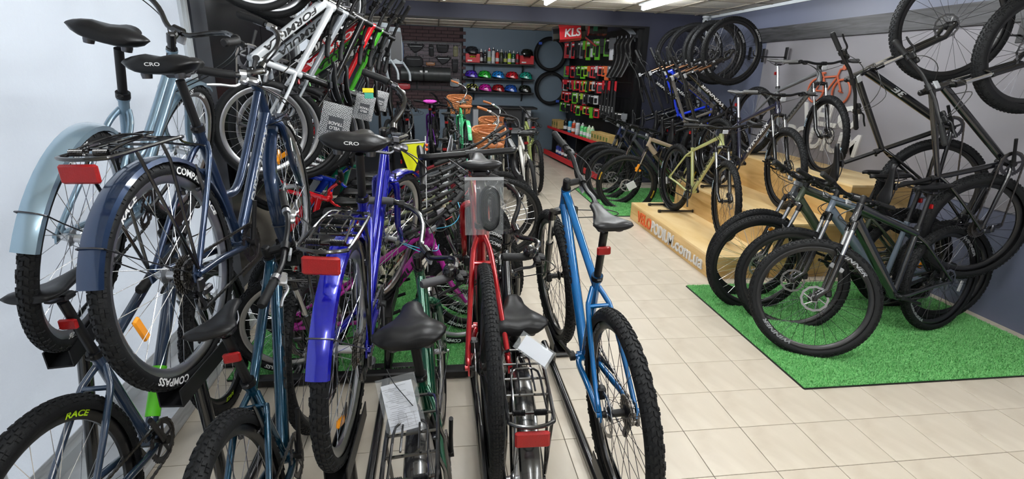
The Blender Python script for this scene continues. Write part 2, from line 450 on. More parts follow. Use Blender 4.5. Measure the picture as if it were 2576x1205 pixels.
def lever_mesh(P, g, key, s, m):
    def mk():
        mb = MB()
        if P['bar'] == 'drop':
            b = g['bar']; w = P['bw']/2
            mb.tube([b+V((.06, s*w, -.005)), b+V((.12, s*w, .012)), b+V((.15, s*w, .028))], [.016, .017, .013], 10)
            mb.tube(smooth_path([b+V((.145, s*w, .01)), b+V((.155, s*w, -.05)), b+V((.13, s*w*1.04, -.12))], 3), .006, 6)
            return mb.mesh('brake_lever', m)
        path = smooth_path(bar_path(P, g, s), 6); e = path[-1]; L = 0; i = len(path)-1
        while i > 1 and L < .15: L += (path[i]-path[i-1]).length; i -= 1
        c = path[i]; t = (e-c).normalized(); f = V((1, 0, 0)); f = (f-t*f.dot(t)).normalized()
        if P['bar'] in ('city', 'cruiser'): f = V((.0, -s*.35, -.5)); f = (f-t*f.dot(t)).normalized()*-1 if False else (V((.2, s*1., -.25))-t*t.dot(V((.2, s*1., -.25)))).normalized()
        dn = V((0, 0, -1))
        mb.tube([c-t*.01, c+t*.014], .017, 10)
        mb.bbox(c+f*.026+dn*.006, (.03, .045, .02), .005)
        mb.tube(smooth_path([c+f*.03+dn*.008+t*.005, c+f*.052+dn*.014+t*.03, c+f*.050+dn*.016+t*.08, c+f*.056+dn*.016+t*.125], 3), [.006]*9+[.005], 6)
        mb.bbox(c-t*.035+f*.012+dn*.016, (.04, .035, .022), .006)
        return mb.mesh('brake_lever', m)
    return cached(('lev', key, s, m.name), mk)
def stem_mesh(P, g, key, m):
    def mk():
        mb = MB(); d = g['d']; sb = g['sb']; b = g['bar']
        mb.tube([g['ht']-d*.002, g['ht']+d*.008], .022, 14); mb.tube([g['ht']+d*.008, sb-d*.014], .0165, 12)
        mb.tube([sb-d*.018, sb+d*.020], .0185, 14); mb.tube([sb+d*.020, sb+d*.026], [.016, .012], 12)
        v = (b-sb).normalized(); mb.tube([sb, b-v*.012], [.0165, .0150], 10)
        mb.tube([b+V((0, -.022, 0)), b+V((0, .022, 0))], .0185, 12)
        return mb.mesh('stem', m)
    return cached(('stem', key, m.name), mk)

# ---- fork, unsteered
def fork_parts(P, g, key, kind, m, mst=STEEL):
    def mk():
        mb = MB(); ms = MB(); d = g['d']; n = g['n']; fa = g['fa']; cr = g['crown']; w = .056 if P['R'] > .28 else .048
        mb.tube([cr-d*.01, g['hb']+d*.002], [.021, .0225], 14)
        if kind == 'sus':
            top = cr; bt = fa-n*P['off']; La = (cr-fa).dot(d); sl = La*.40
            for s in (-1, 1):
                y = V((0, s*w, 0))
                mb.tube([V((cr.x, s*.012, cr.z))+V((0, 0, .002)), cr+y*.75-d*.004, cr+y-d*.012], [.020, .018, .016], 10)
                mb.tube([cr+y+d*.006, cr+y-d*.045], [.016, .0185], 12)
                ms.tube([cr+y-d*.04, cr+y-d*(sl+.03)], .0135, 12)
                lo = cr+y-d*sl
                mb.tube([lo, lo-d*.03, lo-d*(La-sl)*.75, fa+y+n*(-.012)+d*.03, fa+y*.95], [.0195, .019, .0165, .0155, .013], 12)
                mb.bbox(fa+y*.93, (.03, .012, .03), .004)
            a = cr-d*(sl+.012); R = P['R']
            arch = smooth_path([a+V((0, -w, 0)), a+V((0, -w*.8, 0))+n*.028+d*.03, a+n*.035+d*.048, a+V((0, w*.8, 0))+n*.028+d*.03, a+V((0, w, 0))], 4)
            mb.tube(arch, .0115, 8, flat=.7)
        else:
            for s in (-1, 1):
                y = V((0, s*w, 0))
                mb.tube(smooth_path([cr-d*.006, cr+y*.7-d*.012, cr+y-d*.05, cr+y*.98-d*(P['fl']*.6), fa+y*.92+d*.06-n*.012, fa+y*.9], 4), [.017]*5+[.016]*4+[.0155]*4+[.014]*4+[.011]*3+[.010], 10)
                mb.bbox(fa+y*.88, (.022, .006, .028), .002)
        return mb.mesh('fork', m), (ms.mesh('stanchion', mst) if ms.v else None)
    return cached(('fork', key, kind, m.name, mst.name), mk)

# ---- frame
def tube_ends(P, g, style):
    """named tube end points for lettering: down tube and top tube"""
    d = g['d']
    dt = (g['hb']+d*.022, g['bb'])
    if style == 'step': tt = (g['ht']-d*.02, g['bb']+g['sd']*P['ST']*.45)
    elif style == 'cross': tt = (g['ht']-d*.022, g['st']-g['sd']*.02)
    else: tt = (g['ht']-d*.022, g['st']-g['sd']*.035)
    return dt, tt
def frame_mesh(P, g, key, style, m, rd=.023):
    def mk():
        mb = MB(); d = g['d']; sd = g['sd']; ra = g['ra']; bb = g['bb']
        mb.tube([g['hb']-d*.0, g['hb']+d*.008, g['hb']+d*.02, g['ht']-d*.02, g['ht']-d*.008, g['ht']], [.024, .0245, .0225, .0215, .0235, .0235], 16)
        (a, b), (c, e) = tube_ends(P, g, style)
        mb.tube([a, a.lerp(b, .12), a.lerp(b, .7), b], [rd*1.02, rd, rd*.95, rd*.9], 16, False, flat=1.12)
        if style == 'step':
            # the second, curved tube sweeps down beside the down tube and joins the seat tube low
            mid = a.lerp(b, .45)+V((-.05, 0, .085)); mid2 = a.lerp(b, .72)+V((-.07, 0, .085))
            mb.tube(smooth_path([g['ht']-d*.03, mid, mid2, e], 6), .0165, 14, False)
        elif style == 'curve':
            mb.tube(smooth_path([c, c.lerp(e, .5)+V((0, 0, -.05)), e], 6), .017, 12, False)
        else:
            mb.tube([c, c.lerp(e, .3), e], [rd*.88, rd*.8, rd*.68], 14, False)
        mb.tube([bb, g['st']], [.0185, .0170], 14)
        mb.tube([g['st']-sd*.012, g['st']+sd*.016], .0205, 14)
        mb.tube([bb+V((0, -.036, 0)), bb+V((0, .036, 0))], .0225, 16)
        mb.tube([bb+V((0, -.052, 0)), bb+V((0, .052, 0))], .012, 10)
        yd = .066; tw = P['tw']/2+.014; R = P['R']; ax = (bb-ra).normalized(); ssj = bb+sd*(P['ST']-.045 if style != 'step' else P['ST']-.05)
        for s in (-1, 1):
            mb.tube(smooth_path([bb+V((-.01, s*.024, .0)), bb+V((-.06, s*tw, 0)), bb.lerp(ra, .55)+V((0, s*(tw+.012), 0)), ra+ax*.045+V((0, s*yd, 0)), ra+ax*.01+V((0, s*yd, 0))], 4), [.013]*9+[.0115]*5+[.010]*3, 10)
            top = ssj-ra; tl = top.normalized()
            mb.tube(smooth_path([ssj+V((.0, s*.012, .0)), ssj-tl*.05+V((-.0, s*(tw*.8), 0)), ra+tl*(R+.005)+V((0, s*(tw+.002), 0)), ra.lerp(ssj, .45)+V((0, s*(tw+.016), 0)), ra+tl*.05+V((0, s*yd, 0)), ra+tl*.01+V((0, s*yd, 0))], 4), [.0105]*12+[.0095]*9, 10)
            mb.prism([(-.016, -.022), (.018, -.018), (.05, .0), (.03, .03), (.0, .035), (-.018, .01)], ra+V((0, s*yd-.003, 0)), (1, 0, 0), (0, 0, 1), (0, .006, 0))
            mb.tube([ra+V((0, s*(yd-.002), 0)), ra+V((0, s*(yd+.012), 0))], .010, 8)
        tl = (ssj-ra).normalized(); br = ra+tl*(R+.018)
        mb.tube([br+V((0, -tw, 0)), br+V((0, tw, 0))], .0085, 8)
        return mb.mesh('frame', m, 50)
    return cached(('frame', key, style, m.name, rd), mk)

def crank_meshes(P, g, key, ang, m, ringm):
    def mk():
        bb = g['bb']; L = .17 if P['R'] > .3 else .13; a = math.radians(ang); arms = []
        for s, aa in ((-1, a), (1, a+math.pi)):
            mb = MB(); e = bb+V((L*math.cos(aa), s*.075, L*math.sin(aa))); b = bb+V((0, s*.055, 0))
            mb.tube([b+V((0, -s*.01, 0)), b+V((0, s*.012, 0))], .017, 12); mb.tube([b, b.lerp(e, .5), e], [.015, .0105, .011], 8, flat=.75, up=(0, 1, 0))
            arms.append(mb.mesh('crank_arm', m))
        r = .076 if P['R'] > .3 else .06
        ring = MB(); ring.disc(bb+V((0, -.046, 0)), (0, 1, 0), r+.006, .003, teeth=36, rin=r-.018)
        for k in range(5):
            t = 2*math.pi*k/5; ring.tube([bb+V((0, -.047, 0)), bb+V(((r-.012)*math.cos(t), -.047, (r-.012)*math.sin(t)))], [.011, .007], 6, flat=.4, up=(0, 1, 0))
        return arms, ring.mesh('chainring', ringm, 30)
    return cached(('crank', key, ang, m.name, ringm.name), mk)
def pedal_mesh():
    def mk():
        mb = MB(); mb.tube([(0, 0, 0), (0, .10, 0)], .008, 8)
        for s in (-1, 1): mb.bbox((s*.038, .055, 0), (.012, .09, .018), .004)
        for y in (.015, .095): mb.bbox((0, y, 0), (.085, .010, .018), .004)
        mb.bbox((0, .055, 0), (.03, .08, .022), .006)
        return mb.mesh('pedal', BLACKM)
    return cached('pedal', mk)
def chain_mesh(P, g, key):
    def mk():
        mb = MB(); bb = g['bb']; ra = g['ra']; y = -.046; r = .078 if P['R'] > .3 else .062; rc = .045; pts = []
        pul = ra+V((.01, 0, -.075)); pul2 = ra+V((.035, 0, -.125)) if P['R'] > .3 else ra+V((.03, 0, -.09))
        for k in range(9): a = math.radians(100-k*25); pts.append(bb+V((r*math.cos(a), y, r*math.sin(a))))
        pts.append(pul2+V((.0, y, -.018))); pts.append(pul2+V((-.018, y, 0))); pts.append(pul+V((.016, y, .01))); pts.append(pul+V((0, y, .018)))
        for k in range(6): a = math.radians(250-k*32); pts.append(ra+V((rc*math.cos(a), y, rc*math.sin(a))))
        pts.append(pts[0]); acc = []; c = 0.
        for i in range(len(pts)-1):
            L = (pts[i+1]-pts[i]).length; t = c
            while t < L: acc.append((pts[i].lerp(pts[i+1], t/L), (pts[i+1]-pts[i]).normalized())); t += .0135
            c = t-L
        for i, (p, t) in enumerate(acc):
            w = .0085 if i % 2 else .0055; n = t.cross(V((0, 1, 0)))
            vs = [p+t*(a*.0068)+V((0, b*w/2, 0))+n*(e*.0042) for a in (-1, 1) for b in (-1, 1) for e in (-1, 1)]
            mb.add(vs, [(0, 1, 3, 2), (4, 6, 7, 5), (0, 4, 5, 1), (2, 3, 7, 6), (0, 2, 6, 4), (1, 5, 7, 3)])
        return mb.mesh('chain', CHAINM, None)
    return cached(('chain', key), mk)
def derailleur_mesh(P, g, key):
    def mk():
        mb = MB(); ra = g['ra']; k = 1 if P['R'] > .3 else .7
        pul = ra+V((.01, -.046, -.075*k)); pul2 = ra+V((.035, -.046, -.125*k))
        for p in (pul, pul2): mb.disc(p, (0, 1, 0), .017, .006, teeth=11, rin=.004)
        for dy in (-.008, .008): mb.tube([pul+V((0, dy, .008)), pul2+V((0, dy, -.006))], .009, 6, flat=.3, up=(0, 1, 0))
        mb.bbox(ra+V((-.0, -.072, -.035)), (.03, .018, .05), .006); mb.bbox(ra+V((.02, -.078, -.06)), (.05, .02, .026), .006)
        return mb.mesh('derailleur', DARKM)
    return cached(('derail', key), mk)
def fender_mesh(P, key, a0, a1, m, w=None, gap=.016):
    def mk():
        R = P['R']+gap; n = 22; pts = []; nd = []
        for i in range(n+1):
            a = math.radians(a0+(a1-a0)*i/n); q = V((math.cos(a), 0, math.sin(a))); pts.append(q*R); nd.append(q)
        return MB().strip(pts, (0, 1, 0), w or (P['tw']*.5+.008), .0015, nd).mesh('fender', m, 50)
    return cached(('fend', P['R'], P['tw'], a0, a1, m.name, w, gap), mk)
def stays_mesh(P, angs):
    def mk():
        mb = MB(); R = P['R']+.018; w = P['tw']*.5+.010
        for an in angs:
            a = math.radians(an); q = V((math.cos(a), 0, math.sin(a)))*R
            for s in (-1, 1): mb.tube([V((0, s*.068, 0)), q*.75+V((0, s*w*1.05, 0)), q*.985+V((0, s*w, 0))], .0022, 5)
            mb.tube([q*.985+V((0, -w, 0)), q*1.012+V((0, -w*.6, 0)), q*1.015, q*1.012+V((0, w*.6, 0)), q*.985+V((0, w, 0))], .0022, 5)
        return mb.mesh('fender_stay', DARKM)
    return cached(('stay', P['R'], P['tw'], tuple(angs)), mk)
def rack_meshes(P, g, key, m):
    def mk():
        R = P['R']; z = 2*R+.065; x0 = -.27; x1 = .13; w = .062; mb = MB(); cl = MB()
        loop = smooth_path([(x1, -w*.6, z-.01), (x1-.06, -w, z), (x0+.06, -w, z), (x0+.015, -w*.8, z), (x0, 0, z), (x0+.015, w*.8, z), (x0+.06, w, z), (x1-.06, w, z), (x1, w*.6, z-.01)], 4)
        mb.tube(loop, .0055, 8); mb.tube([(x1, -w*.6, z-.01), (x1, w*.6, z-.01)], .005, 6)
        for x in (x0+.06, x0+.14, x0+.22, x0+.30): mb.tube([(x, -w, z), (x, w, z)], .0042, 6)
        ra = g['ra']
        for s in (-1, 1):
            for xx in (-.14, -.02): mb.tube([(xx, s*w, z), (xx, s*.075, z-.05), ra+V((.0, s*.076, .02))], .005, 6)
            mb.tube(smooth_path([(x1, s*w*.5, z-.01), (x1+.03, s*.03, z-.03), g['bb']+g['sd']*(P['ST']-.06)+V((-.012, s*.015, 0))], 3), .004, 6)
        # sprung luggage clip
        cl.tube(smooth_path([(x0+.05, -w*.75, z+.008), (x0+.12, -w*.7, z+.018), (x0+.22, -w*.62, z+.024), (x0+.235, 0, z+.026), (x0+.22, w*.62, z+.024), (x0+.12, w*.7, z+.018), (x0+.05, w*.75, z+.008)], 3), .0035, 6)
        cl.tube(smooth_path([(x0+.13, -w*.35, z+.02), (x0+.29, -w*.3, z+.022), (x0+.30, 0, z+.022), (x0+.29, w*.3, z+.022), (x0+.13, w*.35, z+.02)], 3), .003, 6)
        for s in (-1, 1):
            for k in range(9): cl.lathe([(.0075, 0), (.0095, .0018), (.0075, .0036)], 10, (x0+.05, s*w*.72-s*k*.0038, z+.008), (0, 1, 0))
        return mb.mesh('rear_rack', m), cl.mesh('spring_clip', m)
    return cached(('rack', key, m.name), mk)
def cable_path(p, q, sag):
    a = V(p); b = V(q); return smooth_path([a, a.lerp(b, .25)+V(sag)*.8, a.lerp(b, .6)+V(sag), b], 4)

COUNT = {}
def bike(name, label, P, pose, col, cat='bicycle', group=None, style='diamond', fork='sus', forkm=None, stanch=STEEL, deck=None, rimm=RIMB, spokem=STEEL, tire='mtb', disc=True,
         rack=False, fend=None, refl='post', sadm=SADM, gripm=GRIPM, barm=BLACKM, cablem=CABLEM, ang=20, chain=True, cab=True, wref=None, frefl=True, kick=False, leverm=BLACKM,
         tiretext=None, rimtext=None, textm=WHITE_PRINT, ringm=DARKM, bell=False, rd=.023, postm=BLACKM, basket=False, no_rear=False, tirem=RUBBER, prefl=None, crankm=BLACKM, rphi=200, pedals=False, cro=False):
    x, y, z, yaw, pit, rol, steer, bs = pose
    mx = MX.Translation((x, y, z)) @ MX.Rotation(math.radians(yaw), 4, 'Z') @ MX.Rotation(math.radians(-pit), 4, 'Y') @ MX.Rotation(math.radians(rol), 4, 'X')
    root = thing(name, label, cat, mx, group)
    g = geom(P); key = tuple(sorted(P.items())); S = rot_about(g['ht'], g['d'], steer); SB = rot_about(g['ht'], g['d'], bs)
    fm = paint(col) if isinstance(col, str) else col
    fr = obj('frame', frame_mesh(P, g, key, style, fm, rd), root)
    (da, db), (ta, tb) = tube_ends(P, g, style)
    for it in (deck or []):
        s_, where, h, tm, t0, t1 = it
        A, B, rr = (da, db, (rd*1.0, rd*.95)) if where == 'down' else (ta, tb, (rd*.88, rd*.7))
        for sd_ in (1, -1):
            if sd_ > 0: me = cached(('tt', s_, key, where, sd_, tm.name, t0, t1, h, rd), lambda: text_tube(s_, A, B, rr, (0, 1, 0), h, tm, t0, t1))
            else: me = cached(('tt', s_, key, where, sd_, tm.name, t0, t1, h, rd), lambda: text_tube(s_, B, A, (rr[1], rr[0]), (0, -1, 0), h, tm, 1-t1, 1-t0))
            obj('lettering', me, fr)
    fk, st_ = fork_parts(P, g, key, fork, forkm or (BLACK if fork == 'sus' else fm), stanch)
    fo = obj('fork', fk, root, S)
    if st_: obj('stanchion', st_, fo)
    # wheels
    for rear in (True, False):
        if rear and no_rear: continue
        c = g['ra'] if rear else g['fa']
        m4 = MX.Translation(c) if rear else S @ MX.Translation(c)
        w = obj('wheel', rim_mesh(P['R'], P['tw'], rimm), root, m4)
        obj('tire', tire_mesh(P['R'], P['tw'], tire, tirem), w)
        obj('spokes', spokes_mesh(P['R'], P['tw'], spokem), w, kind='stuff')
        obj('hub', hub_mesh(BLACKM if disc else ALU), w)
        if disc: obj('brake_rotor', rotor_mesh(), w)
        if rear: obj('cassette', cassette_mesh(), w)
        if wref:
            a = math.radians(rphi if rear else rphi-75); rr = P['R']*.62
            obj('wheel_reflector', wheel_reflector(wref), w, MX.Translation((rr*math.cos(a), 0, rr*math.sin(a))) @ MX.Rotation(-a+math.pi/2, 4, 'Y'))
        for spec, kind in ((tiretext, 't'), (rimtext, 'r')):
            if not spec: continue
            s_, phis, h, tm = spec
            for ph in phis:
                for sg in (1, -1):
                    if kind == 't': me = cached(('tr', s_, P['R'], P['tw'], ph, sg, h, tm.name), lambda: text_ring(s_, P['R']-P['tw']*.60, sg*(P['tw']*.5+.0008), h, tm, math.radians(ph), .15))
                    else: me = cached(('rr', s_, P['R'], P['tw'], ph, sg, h, tm.name), lambda: text_ring(s_, P['R']-P['tw']*.93-.007, sg*.0147, h, tm, math.radians(ph), .3, stretch=1.6))
                    obj('lettering', me, w)
    # cockpit
    hb_ = obj('handlebar', bar_mesh(P, g, key, barm), root, SB)
    obj('stem', stem_mesh(P, g, key, barm if barm is not STEEL else STEEL), hb_)
    for s in (1, -1):
        if P['bar'] != 'drop': obj('grip', grip_mesh(P, g, key, s, gripm), hb_)
        obj('brake_lever', lever_mesh(P, g, key, s, leverm), hb_)
    if bell:
        p = bar_path(P, g, -1); q = p[-1].lerp(p[-2], .75)
        obj('bell', cached(('bell', key), lambda: MB().lathe([(0, .034), (.014, .032), (.024, .022), (.027, .008), (.027, 0), (.012, -.004), (.012, -.018), (0, -.018)], 16, q+V((.02, 0, .02)), (0, 0, 1)).mesh('bell', BLACK)), hb_)
    if frefl and P['bar'] != 'drop':
        obj('reflector', plate_mesh(WHT_REF, .052, .038, .012), hb_, MX.Translation(g['bar']+V((.022, 0, -.035))))
    # seat
    sp = obj('seatpost', cached(('post', key, postm.name), lambda: MB().tube([g['st']-g['sd']*.02, g['sc']-g['sd']*.01], .0145, 12).mesh('seatpost', postm)), root)
    obj('seat_clamp', cached(('clamp', key), lambda: MB().tube([g['st']-g['sd']*.004, g['st']+g['sd']*.016], .0225, 14).bbox(g['st']+V((-.026, 0, .004)), (.02, .02, .014), .004).mesh('seat_clamp', BLACKM)), sp)
    sa = obj('saddle', saddle_mesh('mtb' if P['sad'] == 'mtb' else 'comfort', sadm), root, MX.Translation(g['sc']+V((0, 0, .045))))
    obj('saddle_rails', rails_mesh(P['sad']), sa)
    if cro: obj('lettering', cached('cro', lambda: text_flat('CRO', (-.1345, .0, -.006), (0, -1, 0), (0, 0, 1), .010, WHITE_PRINT, align=.5, stretch=1.5)), sa)
    if refl == 'post':
        obj('reflector', plate_mesh(prefl or RED_REF, .050, .032, .014), sp, MX.Translation(g['sc']-g['sd']*.085+V((-.026, 0, 0))))
    # drive
    arms, ring = crank_meshes(P, g, key, ang, crankm, ringm); obj('chainring', ring, root)
    L = .17 if P['R'] > .3 else .13; a = math.radians(ang)
    for me, s, aa in ((arms[0], -1, a), (arms[1], 1, a+math.pi)):
        ca = obj('crank_arm', me, root)
        if pedals: obj('pedal', pedal_mesh(), ca, MX.Translation(g['bb']+V((L*math.cos(aa), s*.075, L*math.sin(aa)))) @ (MX.Identity(4) if s > 0 else MX.Rotation(math.pi, 4, 'Z')))
    if chain:
        obj('chain', chain_mesh(P, g, key), root); obj('derailleur', derailleur_mesh(P, g, key), root)
    if disc:
        obj('brake_caliper', cached(('cal', 1), lambda: MB().bbox((0, 0, 0), (.035, .03, .05), .006).mesh('brake_caliper', BLACKM)), fo, MX.Translation(g['fa']+V((-.075, .045, .035))))
        obj('brake_caliper', CACHE[('cal', 1)], root, MX.Translation(g['ra']+V((.06, .045, .05))))
    else:
        def vb():
            mb = MB()
            for s in (-1, 1): mb.tube([V((0, s*.036, -.05)), V((-.004, s*.033, 0)), V((-.004, s*.026, .055))], [.009, .006, .005], 6); mb.bbox(V((0, s*.026, -.028)), (.05, .012, .012), .003)
            mb.tube([(-.004, -.03, .052), (-.004, .03, .052)], .002, 5)
            return mb.mesh('brake_arm', DARKM)
        me = cached('vbrake', vb)
        cc = g['crown']; fa = g['fa']; u = (cc-fa).normalized(); p = fa+u*(P['R']+.0)
        obj('brake_arm', me, fo, MX.Translation(p+g['n']*.03))
        tl = (g['bb']+g['sd']*(P['ST']-.05)-g['ra']).normalized(); obj('brake_arm', me, root, MX.Translation(g['ra']+tl*(P['R']-.01)+V((-.03, 0, .0))))
    # fenders, rack, stand
    if fend:
        m = fend if not isinstance(fend, str) else paint(fend)
        f1 = obj('fender', fender_mesh(P, key, 12, 162, m), root, MX.Translation(g['ra'])); obj('fender_stay', stays_mesh(P, [146]), f1)
        f2 = obj('fender', fender_mesh(P, key, 58, 212, m), root, S @ MX.Translation(g['fa'])); obj('fender_stay', stays_mesh(P, [195]), f2)
    if rack:
        rk, clip = rack_meshes(P, g, key, BLACK); r = obj('rear_rack', rk, root); obj('spring_clip', clip, r)
        obj('tail_reflector', cached('tailref', lambda: MB().bbox((0, 0, 0), (.014, .092, .048), .005).mesh('tail_reflector', RED_REF)), r, MX.Translation((-.272, 0, 2*P['R']+.030)))
    if kick:
        obj('kickstand', cached(('kick', key), lambda: MB().tube(smooth_path([g['bb']+V((-.09, .04, -.01)), g['bb']+V((-.10, .07, -.05)), V((g['bb'].x-.05, .16, .03)), V((g['bb'].x-.03, .17, .01))], 3), .008, 8).mesh('kickstand', BLACKM)), root)
    if cab:
        mb = MB()
        for s in (1, -1):
            p = bar_path(P, g, s); i = -2 if P['bar'] != 'drop' else 3
            q = SB @ (p[-1].lerp(p[-2], .9) if P['bar'] != 'drop' else p[3])
            f = SB.to_3x3() @ V((.13 if P['R'] > .3 else .08, 0, .02))
            mb.tube(cable_path(q, ta.lerp(tb, .06)+V((0, s*.012, .012)) if s > 0 else S @ (g['crown']+g['n']*.03-g['d']*.02), f), .0026, 5)
            if s < 0: mb.tube(cable_path(q, da.lerp(db, .1)+V((0, -.024, .0)), f*1.25), .0026, 5)
        mb.tube([da.lerp(db, .1)+V((0, -.022, 0)), da.lerp(db, .95)+V((0, -.022, .0))], .0022, 5)
        obj('cable', mb.mesh('cable', cablem), root)
    if basket: wicker(root, SB, g, P)
    return root

def wicker(root, SB, g, P):
    m = mat('wicker', srgb('#b0683a'), .55, noise=(40, .5, srgb('#d08a55'))); mb = MB(); n = 26; H = .24; rows = 13
    def outline(k, t):
        a = 2*math.pi*k/n; ex = .55; c, s = math.cos(a), math.sin(a); w = 1+.22*t
        return (math.copysign(abs(c)**ex, c)*.115*w, math.copysign(abs(s)**ex, s)*.165*w)
    for r in range(rows):
        t = r/(rows-1); pts = []
        for k in range(n*2):
            x, y = outline(k/2, t); o = 1+(.03 if (k//2+r) % 2 else -.02); pts.append((x*o, y*o, t*H+(.035*math.cos(2*math.pi*k/2/n)*t)))
        mb.tube(pts, .0085, 5, closed=True, flat=1.25)
    for k in range(n):
        mb.tube([(*outline(k, 0), 0), (*outline(k, 1), H)], .004, 4)
    bot = [(*outline(k, 0), .0) for k in range(n)]; mb.add(bot, [tuple(range(n))])
    pts = [(*outline(k/2, 1.06), H+.012+.035*math.cos(math.pi*k/n)) for k in range(n*2)]; mb.tube(pts, .011, 6, closed=True)
    c = g['bar']+V((.175, 0, -.25))
    b = obj('basket', mb.mesh('basket', m, 60), root, MX.Translation(c))
    return b
# ------------------------------------------------------------------ room shell
XL, XR, YN, YP, YB, ZC, ZB, XA = -1.50, 4.08, -2.6, 7.92, 11.1, 2.53, 2.45, 2.92
def grain_mat(name, c0, c1, rough, sc, stretch=(1, 1, 1), rot=0., coat=0., bump=0.):
    if name in MATS: return MATS[name]
    m = bpy.data.materials.new(name); m.use_nodes = True; nt = m.node_tree; b = nt.nodes['Principled BSDF']; L = nt.links.new
    tc = nt.nodes.new('ShaderNodeTexCoord'); mp = nt.nodes.new('ShaderNodeMapping'); mp.inputs['Scale'].default_value = stretch; mp.inputs['Rotation'].default_value = (0, 0, rot)
    n = nt.nodes.new('ShaderNodeTexNoise'); n.inputs['Scale'].default_value = sc; n.inputs['Detail'].default_value = 8; n.inputs['Distortion'].default_value = 1.2
    r = nt.nodes.new('ShaderNodeValToRGB'); r.color_ramp.elements[0].position = .36; r.color_ramp.elements[1].position = .66
    r.color_ramp.elements[0].color = (*c0, 1); r.color_ramp.elements[1].color = (*c1, 1)
    L(tc.outputs['Object'], mp.inputs['Vector']); L(mp.outputs['Vector'], n.inputs['Vector']); L(n.outputs['Fac'], r.inputs['Fac']); L(r.outputs['Color'], b.inputs['Base Color'])
    b.inputs['Roughness'].default_value = rough; b.inputs['Coat Weight'].default_value = coat
    if bump:
        k = nt.nodes.new('ShaderNodeBump'); k.inputs['Strength'].default_value = bump; k.inputs['Distance'].default_value = .004; L(n.outputs['Fac'], k.inputs['Height']); L(k.outputs['Normal'], b.inputs['Normal'])
    MATS[name] = m; return m
GROUT = mat('grout', srgb('#6f665c'), .9)
TILE = grain_mat('floor_tile', srgb('#c2b7a6'), srgb('#d8cfbf'), .34, 2.2, coat=.0)
NAVYR = mat('slate_navy_paint', srgb('#585d70'), .38, noise=(.8, .7, srgb('#63687a')))
NAVY = mat('navy_wall_paint', srgb('#2c2e3e'), .55, noise=(1.3, .7, srgb('#34374a')))
SLATE = mat('slate_wall_paint', srgb('#5f6f7d'), .6, noise=(1.0, .8, srgb('#667685')))
BLACKP = mat('black_panel', (.006, .006, .008), .22, bump=(3, .05))
CEILM = mat('ceiling_panel', srgb('#f6f0e4'), .9, bump=(90, .25))
CEILR = mat('ceiling_rail', srgb('#8a8378'), .6)
PLY = grain_mat('plywood', srgb('#dfbd7f'), srgb('#f2d9a8'), .42, 1.8, (3.0, .55, 1), .0, .1)
PLYS = grain_mat('plywood_side', srgb('#c29a5c'), srgb('#dfbc82'), .45, 2.0, (1, .5, 5), .0, .05)
OAK = grain_mat('black_stained_plank', (.010, .010, .011), (.05, .05, .055), .45, 3.0, (1, .7, 9), 0, 0, .5)
PANEL = mat('grey_wall_panel', srgb('#77757a'), .55, noise=(.9, .8, srgb('#838086')))
WHITEP = mat('white_frame', srgb('#cfd4d8'), .4)
FROST = mat('frosted_pane', srgb('#9aa0a6'), .7, emit=(.80, .88, 1.0), es=.36, bump=(60, .3))
CREAM = mat('cream_rear_wall', srgb('#b8b4ad'), .8)
LED = mat('led_diffuser', (1, 1, 1), .5, emit=(.95, .98, 1.0), es=LAMP_STRENGTH)

def boxobj(name, x0, x1, y0, y1, z0, z1, m, parent=None, st=True):
    me = MB().box(((x0+x1)/2, (y0+y1)/2, (z0+z1)/2), (x1-x0, y1-y0, z1-z0)).mesh(name, m, None)
    return struct(name, me, parent) if st else obj(name, me, parent)
# floor and its tiles
floor = boxobj('floor', XL-.1, XR+.1, YN, YB+.1, -.10, -.003, GROUT)
T = .30; tiles = []
i0 = math.floor((XL-1.1806)/T)
for i in range(i0, i0+21):
    for j in range(-15, 33):
        cx = 1.1806+(i+.5)*T; cy = 1.68125+(j+.5)*T
        if cx > XR+.15 or cy > YB or cy < YN+.1: continue
        q = to_px((cx, cy, 0)); vis = q is not None and 150 < q[0] < 2600 and -20 < q[1] < 1290
        # the open aisle first, then by distance
        tiles.append((0 if (vis and cx > .0) else (1 if vis else 2), math.hypot(cx, cy), cx, cy))
tiles.sort()
tile_me = MB().bbox((0, 0, -.004), (T-.0035, T-.0035, .008), .0012).mesh('tile', TILE, None)
rest = MB()
for k, (pr_, d_, cx, cy) in enumerate(tiles):
    if k < 300 and pr_ < 2: obj('tile', tile_me, floor, MX.Translation((cx, cy, 0)))
    else: rest.box((cx, cy, -.004), (T-.0035, T-.0035, .008))
obj('tiles_beyond', rest.mesh('tiles', TILE, None), floor, kind='stuff')
